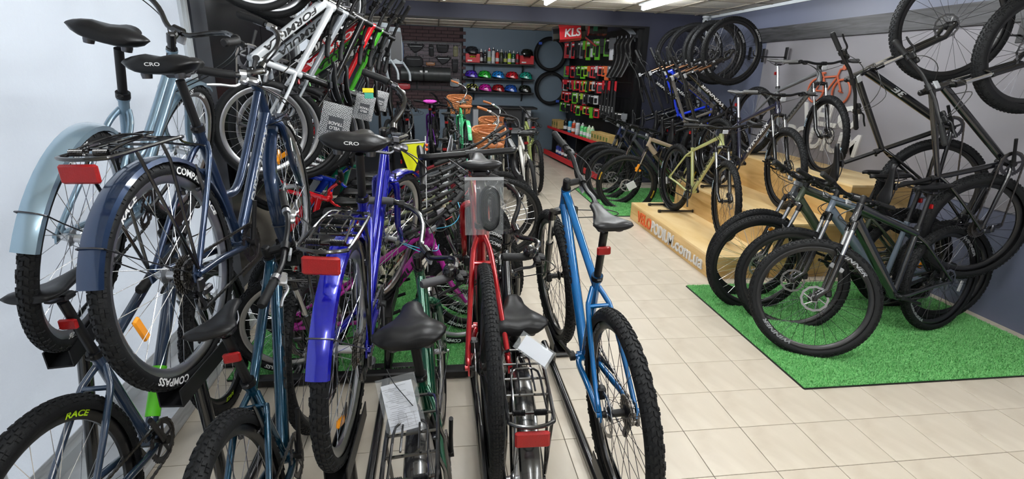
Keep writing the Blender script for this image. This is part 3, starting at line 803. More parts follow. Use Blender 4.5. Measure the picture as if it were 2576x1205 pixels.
# ceiling, front and rear section, panels in a rail grid
GP = .632
def ceiling(name, x0, x1, y0, y1, z, oy):
    c = boxobj(name, x0, x1, y0, y1, z+.03, z+.08, CEILR); pm = cached('cpanel', lambda: MB().bbox((0, 0, 0), (GP-.020, GP-.020, .012), .003).mesh('ceiling_panel', CEILM, None))
    rl = MB(); xs = []; x = .047
    while x > x0: x -= GP
    while x < x1: xs.append(x); x += GP
    ys = []; y = oy
    while y > y0: y -= GP
    while y < y1: ys.append(y); y += GP
    for x in xs:
        if x0 < x < x1: rl.box((x, (y0+y1)/2, z+.012), (.024, y1-y0, .02))
        for y in ys:
            a, b, e, f = max(x, x0), min(x+GP, x1), max(y, y0), min(y+GP, y1)
            if b-a < .05 or f-e < .05: continue
            if b-a > GP-.01 and f-e > GP-.01: obj('ceiling_panel', pm, c, MX.Translation((x+GP/2, y+GP/2, z+.018)))
            else: obj('ceiling_panel', MB().box(((a+b)/2, (e+f)/2, z+.018), (b-a-.012, f-e-.012, .012)).mesh('ceiling_panel', CEILM, None), c)
    for y in ys:
        if y0 < y < y1: rl.box(((x0+x1)/2, y, z+.011), (x1-x0, .024, .02))
    obj('ceiling_rail', rl.mesh('ceiling_rail', CEILR, None), c)
    return c
ceiling('ceiling', XL, XR, YN, YP, ZC, 7.0); ceiling('ceiling_rear', XL, 3.2, YP+.1, YB, ZB, 8.4)
# walls
wb = boxobj('wall_back', XL-.1, 3.2, YB, YB+.1, 0, ZB+.1, SLATE)
for x in (.93, 2.0): obj('seam_strip', MB().box((x, YB-.002, 1.3), (.008, .006, 2.3)).mesh('seam_strip', SLATE, None), wb)
boxobj('baseboard_back', XL, 2.73, YB-.015, YB, 0, .07, mat('baseboard_grey', srgb('#7d7b78'), .6))
boxobj('wall_right', XR, XR+.1, YN, YP+.12, 0, ZC+.1, NAVYR)
wa = boxobj('wall_accessory', XA, XA+.12, YP+.16, YB+.1, 0, ZB+.1, NAVY)
SK = MX.Translation((2.74, 11.1, 0)) @ MX.Rotation(math.radians(6.6), 4, 'Z') @ MX.Translation((-XA, -11.1, 0))
wa.matrix_world = SK
boxobj('wall_partition', 3.12, XR, YP, YP+.12, 0, ZC+.02, NAVY)
bm_ = boxobj('trim_1', XL, 3.12, YP, YP+.12, 2.33, ZC+.02, NAVY)
boxobj('trim_2', 3.065, 3.14, YP-.015, YP+.135, 0, 2.345, BLACKM)
boxobj('trim_3', 3.02, 3.10, YP+.10, YP+.18, 0, 2.33, BLACKM)
boxobj('trim_4', XL, 3.14, YP-.012, YP, 2.325, 2.35, BLACKM)
boxobj('wall_rear', XL-.1, XR+.1, YN-.1, YN, 0, ZC+.1, CREAM)
boxobj('trim_5', XR-.02, XR-.001, YN, YP, ZC-.03, ZC+.005, WHITEP)     # pale cove strip
boxobj('trim_6', XR-.045, XR-.005, YP-.04, YP-.001, 0, ZC, WHITEP)      # pale duct in the corner
# left wall: frosted shop window, dark boards, a second window farther on
wl = boxobj('wall_left', XL-.1, XL, YN, YB, 0, ZC+.1, mat('left_wall_grey', srgb('#3f444c'), .6))
def window(name, y0, y1, z0, z1, nmull):
    w = struct(name, MB().box((XL+.012, (y0+y1)/2, (z0+z1)/2), (.012, y1-y0, z1-z0)).mesh(name, FROST, None))
    fr = MB()
    for y in [y0+(y1-y0)*i/nmull for i in range(nmull+1)]: fr.box((XL+.02, y, (z0+z1)/2), (.036, .085, z1-z0+.08)); fr.box((XL+.03, y, (z0+z1)/2), (.04, .03, z1-z0))
    for z in (z0, z1): fr.box((XL+.02, (y0+y1)/2, z), (.036, y1-y0, .08))
    obj('window_frame', fr.mesh('window_frame', WHITEP, None), w)
window('window_1', -2.3, 3.54, .12, 2.40, 3)
window('window_2', 6.15, 6.72, .9, 2.40, 1)
boxobj('trim_7', XL, XL+.03, 3.64, 3.86, 0, ZC, mat('grey_pillar', srgb('#4b4f57'), .6))
for k, (a, b) in enumerate(((3.87, 4.97), (4.98, 6.06), (6.80, 7.8))):
    boxobj('trim_%d' % (8+k), XL, XL+.02, a, b, .1, 2.5, BLACKP)
boxobj('baseboard_left', XL, XL+.022, YN, 3.6, .10, .2, grain_mat('whitewashed_board', srgb('#b9bcc0'), srgb('#dfe2e5'), .6, 4, (1, 1, 8)))
# right wall: stained plank, grey panel with the sign
boxobj('trim_11', XR-.045, XR, YN, 6.60, 2.10, 2.265, OAK)
wp = boxobj('wall_panel', XR-.012, XR, YN, 6.36, .80, 2.10, PANEL)
WHITE_SIGN = mat('white_sign_letters', srgb('#d6d6d4'), .5); ORANGE = mat('orange_sign', srgb('#d8622c'), .5); ICONM = mat('icon_orange', srgb('#b85c3c'), .55)
def sign_letters(s, y0, y1, z, h, m):
    me = text_flat(s, (XR-.012, y0, z), (0, -1, 0), (0, 0, 1), h, m, ext=.006, shear=.12, bold=.03, width=y0-y1)
    return me
t = thing('wall_sign', 'white VELO PODIUM lettering under an orange bicycle icon on the grey panel', 'sign', MX.Translation((XR-.02, 5.1, .98)))
def child_at(root, name, me):
    o = obj(name, me, root); o.matrix_local = root.matrix_world.inverted(); return o
child_at(t, 'lettering', sign_letters('VELO', 5.44, 4.62, 1.215, .215, WHITE_SIGN))
child_at(t, 'lettering', sign_letters('PODIUM', 5.66, 4.54, .965, .205, WHITE_SIGN))
ic = MB(); X = XR-.026; o_ = lambda y, z: V((X, y, z))
for cy in (5.30, 4.93): ic.tube([o_(cy+.12*math.cos(a*math.pi/12), 1.565+.12*math.sin(a*math.pi/12)) for a in range(24)], .011, 6, closed=True); ic.tube([o_(cy, 1.565), o_(cy-.001, 1.567)], .03, 10)
for a, b in (((5.30, 1.565), (5.235, 1.70)), ((5.235, 1.70), (5.02, 1.715)), ((5.02, 1.715), (4.93, 1.565)), ((5.14, 1.56), (5.03, 1.70)), ((5.30, 1.565), (5.14, 1.56)), ((5.14, 1.56), (5.24, 1.74)), ((5.28, 1.745), (5.20, 1.745)), ((5.02, 1.715), (5.0, 1.78)), ((5.0, 1.78), (4.95, 1.79))): ic.tube([o_(*a), o_(*b)], .010, 6)
ic.disc(o_(4.94, 1.80), (1, 0, 0), .026, .02, 14)
child_at(t, 'bicycle_icon', ic.mesh('bicycle_icon', ICONM))
# lamps
def lamp(x, y, z, L, label, turn=0):
    r = thing('ceiling_lamp', label, 'lamp', MX.Translation((x, y, z)) @ MX.Rotation(math.radians(turn), 4, 'Z'), 'linear ceiling lamps')
    obj('lamp_housing', cached(('lh', L), lambda: MB().bbox((0, 0, -.010), (.12, L, .020), .005).mesh('lamp_housing', WHITEP)), r)
    obj('lamp_diffuser', cached(('ld', L), lambda: MB().tube([(0, -L/2+.03, -.058), (0, L/2-.03, -.058)], .022, 12).mesh('lamp_diffuser', LED)), r)
    for s in (-1, 1): obj('end_holder', cached(('le', 1), lambda: MB().bbox((0, 0, -.04), (.05, .03, .075), .006).mesh('end_holder', WHITEP)), r, MX.Translation((0, s*(L/2-.016), 0)))
nm = {2.63: 'right', 1.36: 'middle', .10: 'left'}
for x in (2.63, 1.36, .10):
    for k, y in enumerate((6.33, 3.93, 1.53, -.87)):
        lamp(x, y, ZC, 1.2, 'white linear ceiling lamp in the %s row, %s' % (nm[x], ('nearest the dark beam', 'second from the dark beam', 'third from the dark beam', 'behind the viewpoint')[k]))
for x, w_ in ((-.6, 'left'), (.85, 'right')): lamp(x, 8.17, ZB, 1.2, 'added fill lamp on the rear ceiling kept unseen behind the beam, %s one' % w_, 90)  # added fill lamps that brighten the back section, hidden from view by the beam

# ------------------------------------------------------------------ mats
def turf(name, label, x0, x1, y0, y1, n):
    m = mat('turf_base', srgb('#45904a'), .9, bump=(200, .6), noise=(35, .5, srgb('#58a85a')))
    o = obj(name, MB().box(((x0+x1)/2, (y0+y1)/2, .005), (x1-x0, y1-y0, .009)).mesh(name, m, None)); tag(o, label, 'mat', 'green turf mats')
    obj('mat_edge', MB().box(((x0+x1)/2, y0-.002, .004), (x1-x0, .006, .008)).box((x0-.002, (y0+y1)/2, .004), (.006, y1-y0, .008)).mesh('mat_edge', BLACKM, None), o)
    bm = mat('turf_blades', srgb('#58a85a'), .7, noise=(60, .6, srgb('#93d489'))); mb = MB(); rnd = random.Random(n)
    for _ in range(n):
        x = rnd.uniform(x0, x1); y = rnd.uniform(y0, y1); a = rnd.uniform(0, 6.283); w = .0022; l = rnd.uniform(.004, .010); h = rnd.uniform(.006, .013)
        c, s = math.cos(a), math.sin(a); mb.v += [(x-s*w, y+c*w, .009), (x+s*w, y-c*w, .009), (x+c*l, y+s*l, .009+h)]; k = len(mb.v); mb.f.append((k-3, k-2, k-1))
    me = bpy.data.meshes.new('turf_blades'); me.from_pydata(mb.v, [], mb.f); me.materials.append(bm)
    obj('turf_blades', me, o, kind='stuff')
turf('turf_mat', 'green artificial turf mat under the mountain bikes beside the tiled aisle', 2.035, 3.98, 2.255, 3.72, 150000)
turf('turf_mat', 'green artificial turf mat under the row of bikes behind the podium', 2.04, 3.98, 5.88, 7.45, 60000)
turf('turf_mat', 'green artificial turf mat under the crowded bikes on the left', -1.15, .34, 2.62, 4.2, 60000)

# ------------------------------------------------------------------ stepped podium
pod = thing('podium', 'stepped plywood display podium lettered VELOPODIUM.com.ua along its front', 'podium', MX.Translation((2.31, 4.85, 0)))
PY0, PY1 = 3.86, 5.80
def pbox(name, x0, x1, z0, z1, m):
    return child_at(pod, name, MB().box(((x0+x1)/2, (PY0+PY1)/2, (z0+z1)/2), (x1-x0, PY1-PY0, z1-z0)).mesh(name, m, None))
for k, (x0, x1, z) in enumerate(((2.31, 2.852, .20), (2.852, 3.481, .49), (3.481, 4.06, .83))):
    pbox('step_riser', x0, x0+.018, .002 if k == 0 else (.20, .20, .49)[k]+.001, z-.018, PLYS)
    pbox('step_tread', x0-.001, x1+.017, z-.018, z, PLY)
    for y in (PY0+.009, PY1-.009): child_at(pod, 'side_panel', MB().box(((x0+x1)/2+.009, y, z/2-.008), (x1-x0-.018, .018, z-.02)).mesh('side_panel', PLYS, None))
for s, y0, y1, m in (('VELO', 5.56, 5.16, ORANGE), ('PODIUM', 5.14, 4.60, WHITE_SIGN), ('.com.ua', 4.585, 3.99, WHITE_SIGN)):
    child_at(pod, 'lettering', text_flat(s, (2.309, y0, .040), (0, -1, 0), (0, 0, 1), .118, m, ext=.004, bold=.016, width=y0-y1))
# ------------------------------------------------------------------ bicycles
WIN = lambda tm, t0=.18, t1=.62: [('WINNER', 'down', .036, tm, t0, t1)]
RT = ('WINNER', (35, 215), .017, GREY_PRINT)
# front row, held in the floor racks with their bars turned
bike('mountain_bike', 'glossy blue mountain bike standing alone at the edge of the tiled aisle', BASE, (.648, 1.506, .138, 89.4, 3.3, -3.8, 3.5, -85.5), paint('#0a64a4', metal=.25),
     deck=[('WINNER', 'down', .034, BLACK_PRINT, .15, .55), ('SOLID DX', 'top', .02, BLACK_PRINT, .06, .22)], spokem=DARKM, ang=170, rimtext=RT, stanch=STEEL)
bike('gravel_bike', 'red drop-bar bike with a bag of spare tape hanging under its saddle', CROSS, (.172, 1.484, .379, 88.5, -.8, -2.3, 2.1, 6.9), paint('#a80a16', metal=.45), style='cross', fork='rigid', tire='gravel', refl=None, ang=60, rimm=RIMB, disc=True, wref=AMB_REF, spokem=DARKM, rd=.02)
DISC = [('DISCOVERY', 'down', .03, SILVER_PRINT, .12, .72)]
bike('city_bike', 'bright blue city bike with blue mudguards and a black luggage rack', CITY, (-.316, 1.51, .44, 87.9, .1, 3.0, -18.3, -83.6), paint('#040c98', metal=.35), style='step', fork='rigid', tire='mtb', disc=False, rack=True, fend=paint('#040c98', metal=.35), refl=None,
     rimm=ALU, ang=230, deck=[('DISCOVERY', 'down', .03, paint('#0a1a80'), .12, .72)], leverm=DARKM, wref=AMB_REF, barm=BLACK, rphi=245, cro=True)
bike('city_bike', 'dark navy city bike with luggage rack raised at the far left', CITY, (-.824, 1.674, .645, 86.1, 2.0, -1.6, 7.6, -85.3), paint('#1c3150', .3, 1., .6), style='step', fork='rigid', tire='mtb', disc=False, rack=True, fend=paint('#1c3150', .3, 1., .6), refl=None,
     rimm=ALU, deck=DISC, leverm=ALU, wref=AMB_REF, tiretext=('COMPASS', (60, 240), .022, WHITE_PRINT), rimtext=('RACE', (120, 300, 30), .017, WHITE_PRINT), ang=80, barm=BLACK, cro=True)
bike('mountain_bike', 'dark teal mountain bike lettered SPACE with a red reflector under its saddle', dict(BASE, SH=.62, ST=.40), (-.502, 1.178, .0, 93.7, -2.5, -7.1, -8, -88.6), paint('#0d4058', metal=.55),
     deck=[('SPACE', 'down', .036, BLACK_PRINT, .30, .68)], ang=75, spokem=DARKM, leverm=ALU, disc=False)
bike('city_bike', 'dark green city bike with a paper form bagged below its wide saddle', dict(CITY, SH=.62, ST=.43), (.01, 1.136, .0, 90, -1.5, -6, -3.1, -67.9), paint('#085036', metal=.4), style='step', fork='rigid', tire='city', disc=False, rack=True, fend=BLACK, refl=None, rimm=ALU, ang=100, bell=True, wref=AMB_REF, barm=BLACK, gripm=mat('grey_grip', (.05, .05, .055), .6))
bike('city_bike', 'black city bike with wide saddle and rack beside the red bike', dict(CITY, SH=.50, ST=.40), (.279, 1.374, .0, 86.1, .6, -1.9, 0, -80), BLACK, style='step', fork='rigid', tire='city', disc=False, rack=True, fend=BLACK, refl=None, rimm=ALU, ang=100, bell=True, barm=BLACK)
bike('city_bike', 'silver blue city bike by the frosted window, behind the navy one', CITY, (-1.221, 1.781, .748, 98.8, 5.7, 12.8, -9.8, -24.7), paint('#7c96a8', .28, 1., .6), style='step', fork='rigid', tire='mtb', disc=False, fend=paint('#8fa8b8', .28, 1., .6), rimm=ALU, tiretext=('COMPASS', (110, 290), .022, WHITE_PRINT), rimtext=('E-26', (70, 250), .018, WHITE_PRINT), refl=None, barm=BLACK, leverm=BLACKM)
av = bike('mountain_bike', 'dark blue mountain bike with a lime frame sticker at the lower left', BASE, (-1.06, 1.30, .0, 90, 0, -2, 2, -85), '#2a3a50', deck=[('AVANTI', 'down', .022, BLACK_PRINT, .66, .86)], ang=120, spokem=STEEL, rimtext=('RACE', (60, 260), .017, mat('lime_print', srgb('#b6e020'), .5)))
(A_, B_), _t = tube_ends(BASE, geom(BASE), 'diamond')
obj('frame_sticker', MB().tube([A_.lerp(B_, .62), A_.lerp(B_, .88)], .0245, 16, False, flat=1.1).mesh('frame_sticker', mat('lime_sticker', srgb('#5cc81e'), .4)), av)
# middle rows, pointing to the aisle
K24 = KID24; K26 = dict(KID24, R=.335, L=1.02, ST=.36, SH=.55, fl=.45)
FORM = lambda tm: [('FORMULA', 'down', .034, tm, .12, .85)]
CT = ('COMPASS', (250, 60), .02, WHITE_PRINT)
bike('kids_bike', 'magenta suspension bike lettered FORMULA on the green turf', K24, (-.804, 2.70, .0, 14.5, 0, 2.0, 1.2, -70), '#a8128e', deck=FORM(BLACK_PRINT), fork='rigid', disc=False, rimm=ALU, tiretext=CT, cablem=mat('sky_cable', srgb('#4fb4d8'), .4), wref=None, rd=.026)
bike('mountain_bike', 'black and grey bike with red lettering just behind the magenta one', K26, (-.79, 3.02, .0, 6, 0, 1.5, 0, -75), '#26282c', deck=FORM(mat('red_print', srgb('#a02028'), .5)), disc=False, tiretext=CT, cablem=mat('black_cable2', (.02, .02, .02), .4))
bike('mountain_bike', 'cream bike lettered FORMULA between the blue city bike and the red one', K26, (-.77, 3.30, .0, 2, 0, 1.5, 0, -72), '#d8d2b8', deck=FORM(BLACK_PRINT), disc=False, cablem=mat('red_cable', srgb('#c02a30'), .4), rimtext=None, tiretext=CT, rd=.026)
bike('mountain_bike', 'pale olive bike two behind the cream one in the crowded row', K26, (-.76, 3.56, .0, 2, 0, 1.5, 0, -72), '#8e9470', disc=False, cablem=MATS['red_cable'], deck=FORM(BLACK_PRINT))
bike('mountain_bike', 'dark violet bike third behind the magenta one in the crowded row', K26, (-.75, 3.84, .0, 2, 0, 1.5, 0, -72), '#3a2450', disc=False, cablem=mat('violet_cable', srgb('#7a3ab0'), .4))
bike('mountain_bike', 'black bike with mint cables deep in the crowded row', K26, (-.74, 4.14, .0, 2, 0, 1.5, 0, -72), '#1c2024', disc=False, cablem=mat('mint_cable', srgb('#5fd0a8'), .4))
bike('mountain_bike', 'grey bike behind the mint-cabled one, front tire at the aisle', BASE, (-.55, 4.45, .0, 3, 0, 1.5, 0, -72), '#4a4e54', disc=True)
bike('mountain_bike', 'dark red bike at the far end of the crowded row', BASE, (-.55, 4.80, .0, 3, 0, 1.5, 0, -72), '#7a1020', disc=True)
KPOSE = [(-1.343, 4.004, .018, 162.8, 80.5, -1.9, -1, -70), (-1.362, 4.63, -.0, 163.6, 79.6, -1.8, -1, -70), (-1.339, 5.084, .056, 170.7, 81.6, -1.0, -.5, -70)]
# small bikes hung nose-up low on the left wall
bike('kids_bike', 'small red bike hung nose-up low on the left wall', KID20, KPOSE[0], '#d81420', fork='rigid', forkm=paint('#d81420'), disc=False, barm=paint('#d81420'), tire='city', rd=.028)
bike('kids_bike', 'small blue bike hung nose-up behind the small red one', KID20, KPOSE[1], '#1438c0', fork='rigid', forkm=paint('#1438c0'), disc=False, barm=paint('#1438c0'), tire='city', rd=.028)
bike('kids_bike', 'small green bike hung nose-up behind the small blue one', KID20, KPOSE[2], '#0f7a58', fork='rigid', forkm=paint('#0f7a58'), disc=False, barm=paint('#0f7a58'), tire='city', rd=.028)
# hung high on the left wall
HL = [('white bike lettered FORMULA hung nose-up on the left wall, nearest of its row', '#e4e8ec', BLACK_PRINT, STEEL), ('silver bike hung nose-up right behind the white FORMULA one', '#9aa0a6', BLACK_PRINT, ALU),
      ('black bike hung nose-up, third in the left wall row', '#121316', WHITE_PRINT, STEEL), ('red bike hung nose-up, fourth in the left wall row', '#c01420', WHITE_PRINT, ALU), ('green bike hung nose-up, fifth in the left wall row', '#3a9a20', BLACK_PRINT, STEEL), ('dark grey bike hung nose-up at the far end of the left wall row', '#30343a', WHITE_PRINT, ALU)]
LPOSE = []; LGEO = []
for k, (lb, c, tm, rm) in enumerate(HL):
    dy = (0, .22, .50, .76, 1.04, 1.34)[k]
    LPOSE.append((-1.30+.012*k, 3.246+dy, 1.27-.02*k-(.03 if k > 1 else 0), 211-4*k, 91.3, 5.5-k, 0, -82)); LGEO.append(K24 if k < 2 else K26)
    bike('kids_bike', lb, LGEO[k], LPOSE[k], c, deck=FORM(tm), disc=False, rimm=ALU if k != 2 else RIMB, spokem=STEEL, tire='city', cablem=MATS['red_cable'] if k == 0 else CABLEM, rd=.027, wref=AMB_REF if k == 0 else None, refl=None, group='bikes hung along the left wall', fork='sus', rphi=150)
# back of the shop
bike('city_bike', 'white city bike parked facing the back wall beside the aisle', CITY, (1.093, 5.75, .0, 88.1, -1, -4.8, 0, -60), '#d4d4cc', style='diamond', fork='rigid', tire='city', disc=False, rimm=RIMB, fend=None)
bike('mountain_bike', 'pale olive mountain bike farthest right in the back rows', BASE, (1.426, 7.204, .0, 90.4, -1.5, -3.3, 0, -77.9), '#8f9a5a', rd=.026)
bike('mountain_bike', 'navy bike between the white and the pale olive one', BASE, (1.05, 6.95, .0, 90, -1, -3, 0, -75), '#1c2440')
cr_ = dict(style='step', fork='rigid', tire='city', disc=False, rimm=ALU, sadm=BROWN, barm=STEEL, gripm=BROWN, leverm=STEEL, basket=True, refl=None, postm=STEEL)
bike('cruiser_bike', 'mint green cruiser with wicker basket and brown saddle', CRUISER, (.46, 8.0, .22, 94, 1.0, -1, 0, -92), '#4fd08a', fend='#5fdc98', **cr_)
bike('cruiser_bike', 'cream cruiser with wicker basket beside the mint one', CRUISER, (.834, 6.904, .0, 88.7, -1.0, -1.9, 0, -91.6), '#b8b49c', **cr_)
bike('cruiser_bike', 'dark cruiser with chrome bars and low wicker basket behind the red bike', CRUISER, (.62, 5.35, -.0, 88, 0, -2, 0, -91), '#3a4a48', **cr_)
bike('kids_bike', 'purple bike with a bright pink saddle near the back wall', dict(K24, sad='comfort', SH=.66), (-.10, 8.3, .22, 91, 1, -.6, 0, -20), '#6a2a90', disc=False, sadm=mat('pink_saddle', srgb('#d040b8'), .45), fork='rigid')
BLK = [(-.42, 7.6, .22, 'black bike nearest the child seats in the back'), (-.05, 9.0, .22, 'black bike just behind the pink-saddled one'), (.12, 7.3, .22, 'black bike between the pink-saddled and the mint one'), (-.75, 8.4, .22, 'black bike against the far left of the back wall'), (.05, 6.2, .0, 'grey bike in front of the black ones in the back')]
for k, (x, y, z, lb) in enumerate(BLK):
    bike('mountain_bike', lb, K26, (x, y, z, 91-3*k, 0, -1, 5*k-8, -70), ('#15161a', '#1a1b20', '#101114', '#202228', '#50545a')[k], disc=False, group='dark bikes at the back', wref=None)
# right wall, hung nose-up by the front wheel
HR = [((3.77, 5.894, .838, 1.9, 92.5, .1, 2.5, -78.4), '#16171b', 'black bike lettered WINNER hung nose-up, nearest of the five on the right wall', WHITE_PRINT), ((3.861, 6.316, .85, -2.1, 94.1, 1.0, 2.1, -93.6), '#6f6a66', 'champagne grey bike lettered WINNER hung nose-up, second of the five', BLACK_PRINT),
      ((3.95, 6.629, .871, -10, 92.5, -.3, 0, -85), '#1a3ad0', 'blue bike hung nose-up in the middle of the five on the right wall', WHITE_PRINT), ((3.90, 6.951, .874, -12, 93.5, -.1, 0, -80.5), '#1c1e26', 'dark bike hung nose-up, fourth of the five on the right wall', WHITE_PRINT), ((3.87, 7.249, .85, -12, 93.5, -.1, 0, -78), '#121318', 'dark bike hung nose-up in the corner, farthest of the five', WHITE_PRINT)]
MX_ = ('AIRCROSS', (300, 120), .02, GREY_PRINT)
for ps, c, lb, tm in HR:
    bike('mountain_bike', lb, BASE, ps, c, deck=[('WINNER', 'down', .04, tm, .28, .82)], spokem=DARKM, tiretext=MX_, rd=.026, stanch=mat('bronze_stanchion', srgb('#b08468'), .25, 1.), refl=None, group='bikes hung along the right wall', wref=WHT_REF)
bike('mountain_bike', 'black bike hung nose-up at the right edge above the carpet bikes', BASE, (3.955, 3.173, .976, -20.2, 97.9, 3.7, 0, -100.9), BLACK, spokem=DARKM, rd=.027, refl=None, deck=[('3E', 'down', .04, GREY_PRINT, .3, .45)])
bike('mountain_bike', 'black fat-tired bike hung nose-up at the right edge, nearer one', dict(BASE, tw=.075), (3.98, 2.85, .732, -8.6, 88.1, .1, 0, -60), '#101014', spokem=DARKM, refl=None)
# podium
PT = [('WINNER', 'down', .036, BLACK_PRINT, .2, .75)]
TT = ('MITAS', (165, 345), .02, mat('pale_blue_print', srgb('#a9c4d8'), .5))
bike('mountain_bike', 'pale olive green mountain bike on the lowest podium step', BASE, (2.66, 5.46, .20, -91, .1, 0, -12, -4.6), '#a5aa6e', deck=PT, spokem=DARKM, tiretext=TT, ang=-60, wref=WHT_REF)
bike('mountain_bike', 'dark blue mountain bike lettered WINNER on the middle podium step', BASE, (3.10, 5.44, .492, -87, .9, -.3, -13.1, -.8), '#1a1c34', deck=[('WINNER', 'down', .036, WHITE_PRINT, .2, .75)], spokem=DARKM, tiretext=TT, ang=-50, sadm=mat('grey_saddle', (.12, .12, .125), .5), gripm=mat('grey_grip2', (.10, .10, .10), .6), postm=ALU)
bike('mountain_bike', 'matt grey mountain bike on the top podium step', BASE, (3.60, 5.63, .832, -88, -2.0, .9, -12.6, -5.9), paint('#55575a', .45, .2), deck=PT, spokem=DARKM, tiretext=TT, ang=-40, sadm=MATS['grey_saddle'], gripm=MATS['grey_grip2'], postm=ALU)
# turf beside the aisle
bike('mountain_bike', 'black mountain bike, nearest on the turf with the large WINNER rim', BASE, (3.46, 2.842, .009, 190.9, -1.1, 5.5, -41.2, -87.2), '#17191c', rimtext=('WINNER', (135, 315), .024, SILVER_PRINT), spokem=DARKM, rd=.032, wref=WHT_REF, tiretext=None, deck=None)
bike('mountain_bike', 'grey blue mountain bike, second from the aisle corner of the turf', BASE, (3.631, 2.968, .009, 176.3, -3.6, 7.0, -19.5, -76.4), '#5f6b78', spokem=DARKM, rd=.030)
bike('mountain_bike', 'dark olive mountain bike, third from the viewer on the turf', BASE, (3.496, 3.223, .009, 175.0, -2.0, .4, -3.1, -70), '#3e4838', spokem=STEEL, rd=.028)
bike('mountain_bike', 'grey mountain bike on the turf, closest to the podium end', BASE, (3.58, 3.37, .009, 172.0, -2.0, .4, 5, -67.8), '#55595e', spokem=STEEL, rd=.026, wref=AMB_REF)
# row behind the podium
Q = dict(BASE)
for k, v in Q.items():
    if isinstance(v, float) and k != 'tw': Q[k] = v*1.035
eb = bike('electric_bike', 'beige and green electric bike nearest in the row behind the podium', Q, (3.582, 6.06, .009, 167.7, -4.0, -5, -6.8, -55), '#9a8b78', spokem=DARKM, rd=.03, tiretext=('MAXXIS', (200, 20), .018, mat('yellow_print', srgb('#d8b020'), .5)), wref=AMB_REF, textm=WHITE_PRINT)
gq = geom(Q); (A_, B_), _t = tube_ends(Q, gq, 'diamond'); n_ = V((.55, 0, .83))
cell = MB().tube([A_.lerp(B_, .16)-n_*.03, A_.lerp(B_, .88)-n_*.03], .040, 8, flat=1.2)
ob = obj('battery', cell.mesh('battery', BLACK), eb)
for s in (-1, 1): obj('battery_panel', MB().prism([(0, -.022), (.30, -.022), (.30, .022), (0, .022)], A_.lerp(B_, .25)-n_*.03+V((0, s*.0435, 0)), (B_-A_).normalized(), n_, (0, .004*s, 0)).mesh('battery_panel', mat('battery_green', srgb('#2c9a3c'), .5), None), ob)
obj('hub_tag', MB().bbox((0, 0, 0), (.11, .004, .10), .001).mesh('hub_tag', PAPERW), eb, MX.Translation(gq['fa']+V((-.05, .085, .01))) @ MX.Rotation(.5, 4, 'Y'))
obj('fork_reflector', MB().bbox((0, 0, 0), (.03, .012, .10), .004).mesh('fork_reflector', AMB_REF), eb, MX.Translation(gq['fa'].lerp(gq['crown'], .5)+V((.0, .078, 0))) @ MX.Rotation(math.radians(-21), 4, 'Y'))
for ps, c, lb in (((3.515, 6.42, .009, 167.6, -3.0, -4.2, -20, -55), '#3a3e44', 'dark grey bike second in the row behind the podium'), ((3.479, 6.70, .009, 167.6, -3.0, -2.8, -22, -58), '#202226', 'black bike third in the row behind the podium'), ((3.496, 6.98, .009, 167.7, -2.5, -1.9, -20, -60), '#1a2348', 'navy bike farthest in the row behind the podium')):
    bike('mountain_bike', lb, Q, ps, c, spokem=DARKM, group='bikes behind the podium')
# ------------------------------------------------------------------ racks, stands and hooks
def pose_mx(p):
    return MX.Translation(p[:3]) @ MX.Rotation(math.radians(p[3]), 4, 'Z') @ MX.Rotation(math.radians(-p[4]), 4, 'Y') @ MX.Rotation(math.radians(p[5]), 4, 'X')
def rack_stand(label, P, pose, y0, y1):
    m = pose_mx(pose); a = m @ V((0, 0, 0)); b = m @ V((P['L'], 0, 0)); d = (b-a).normalized(); x = (a.x+b.x)/2
    r = thing('rack_stand', label, 'bike rack', MX.Translation((x, (y0+y1)/2, 0)), 'black floor racks under the front row')
    for c in (a, b):
        mb = MB(); n = V((0, 0, 1)); s = d.cross(n).normalized(); n = s.cross(d)
        rings = []
        for t in (-.17, .17):
            o = c+d*t-n*.012
            rings.append([o+s*.036+n*.055, o+s*.036-n*.006, o-s*.036-n*.006, o-s*.036+n*.055, o-s*.032+n*.055, o-s*.032, o+s*.032, o+s*.032+n*.055])
        mb.loft(rings); child_at(r, 'wheel_tray', mb.mesh('wheel_tray', BLACKM, None))
        if c.z > .1: child_at(r, 'post', MB().tube([(x, c.y-.02, .03), (c.x, c.y-.01, c.z-.02)], .022, 12).mesh('post', BLACK))
    child_at(r, 'base_rail', MB().tube([(x, y0, .024), (x, y1, .024)], .022, 12).mesh('base_rail', BLACK))
    for y in (y0+.12, y1-.12): child_at(r, 'foot_bar', MB().bbox((x, y, .011), (.34, .05, .018), .004).mesh('foot_bar', BLACKM))
rack_stand('black floor rack holding the glossy blue mountain bike', BASE, (.648, 1.506, .138, 89.4, 3.3, -3.8), 1.25, 2.85)
rack_stand('black floor rack holding up the red drop-bar bike', CROSS, (.172, 1.484, .379, 88.5, -.8, -2.3), 1.25, 2.75)
rack_stand('black floor rack holding up the bright blue city bike', CITY, (-.316, 1.51, .44, 87.9, .1, 3.0), 1.25, 2.8)
rack_stand('black floor rack holding up the dark navy city bike', CITY, (-.824, 1.674, .645, 86.1, 2.0, -1.6), 1.4, 2.9)
rack_stand('black floor rack holding up the silver blue city bike by the window', CITY, (-1.221, 1.781, .748, 98.8, 5.7, 12.8), 1.5, 2.9)
o = obj('floor_rail', MB().bbox((-.42, 2.56, .03), (1.15, .06, .05), .008).mesh('floor_rail', BLACKM)); tag(o, 'long black rail lying along the near edge of the left turf mat', 'rail')
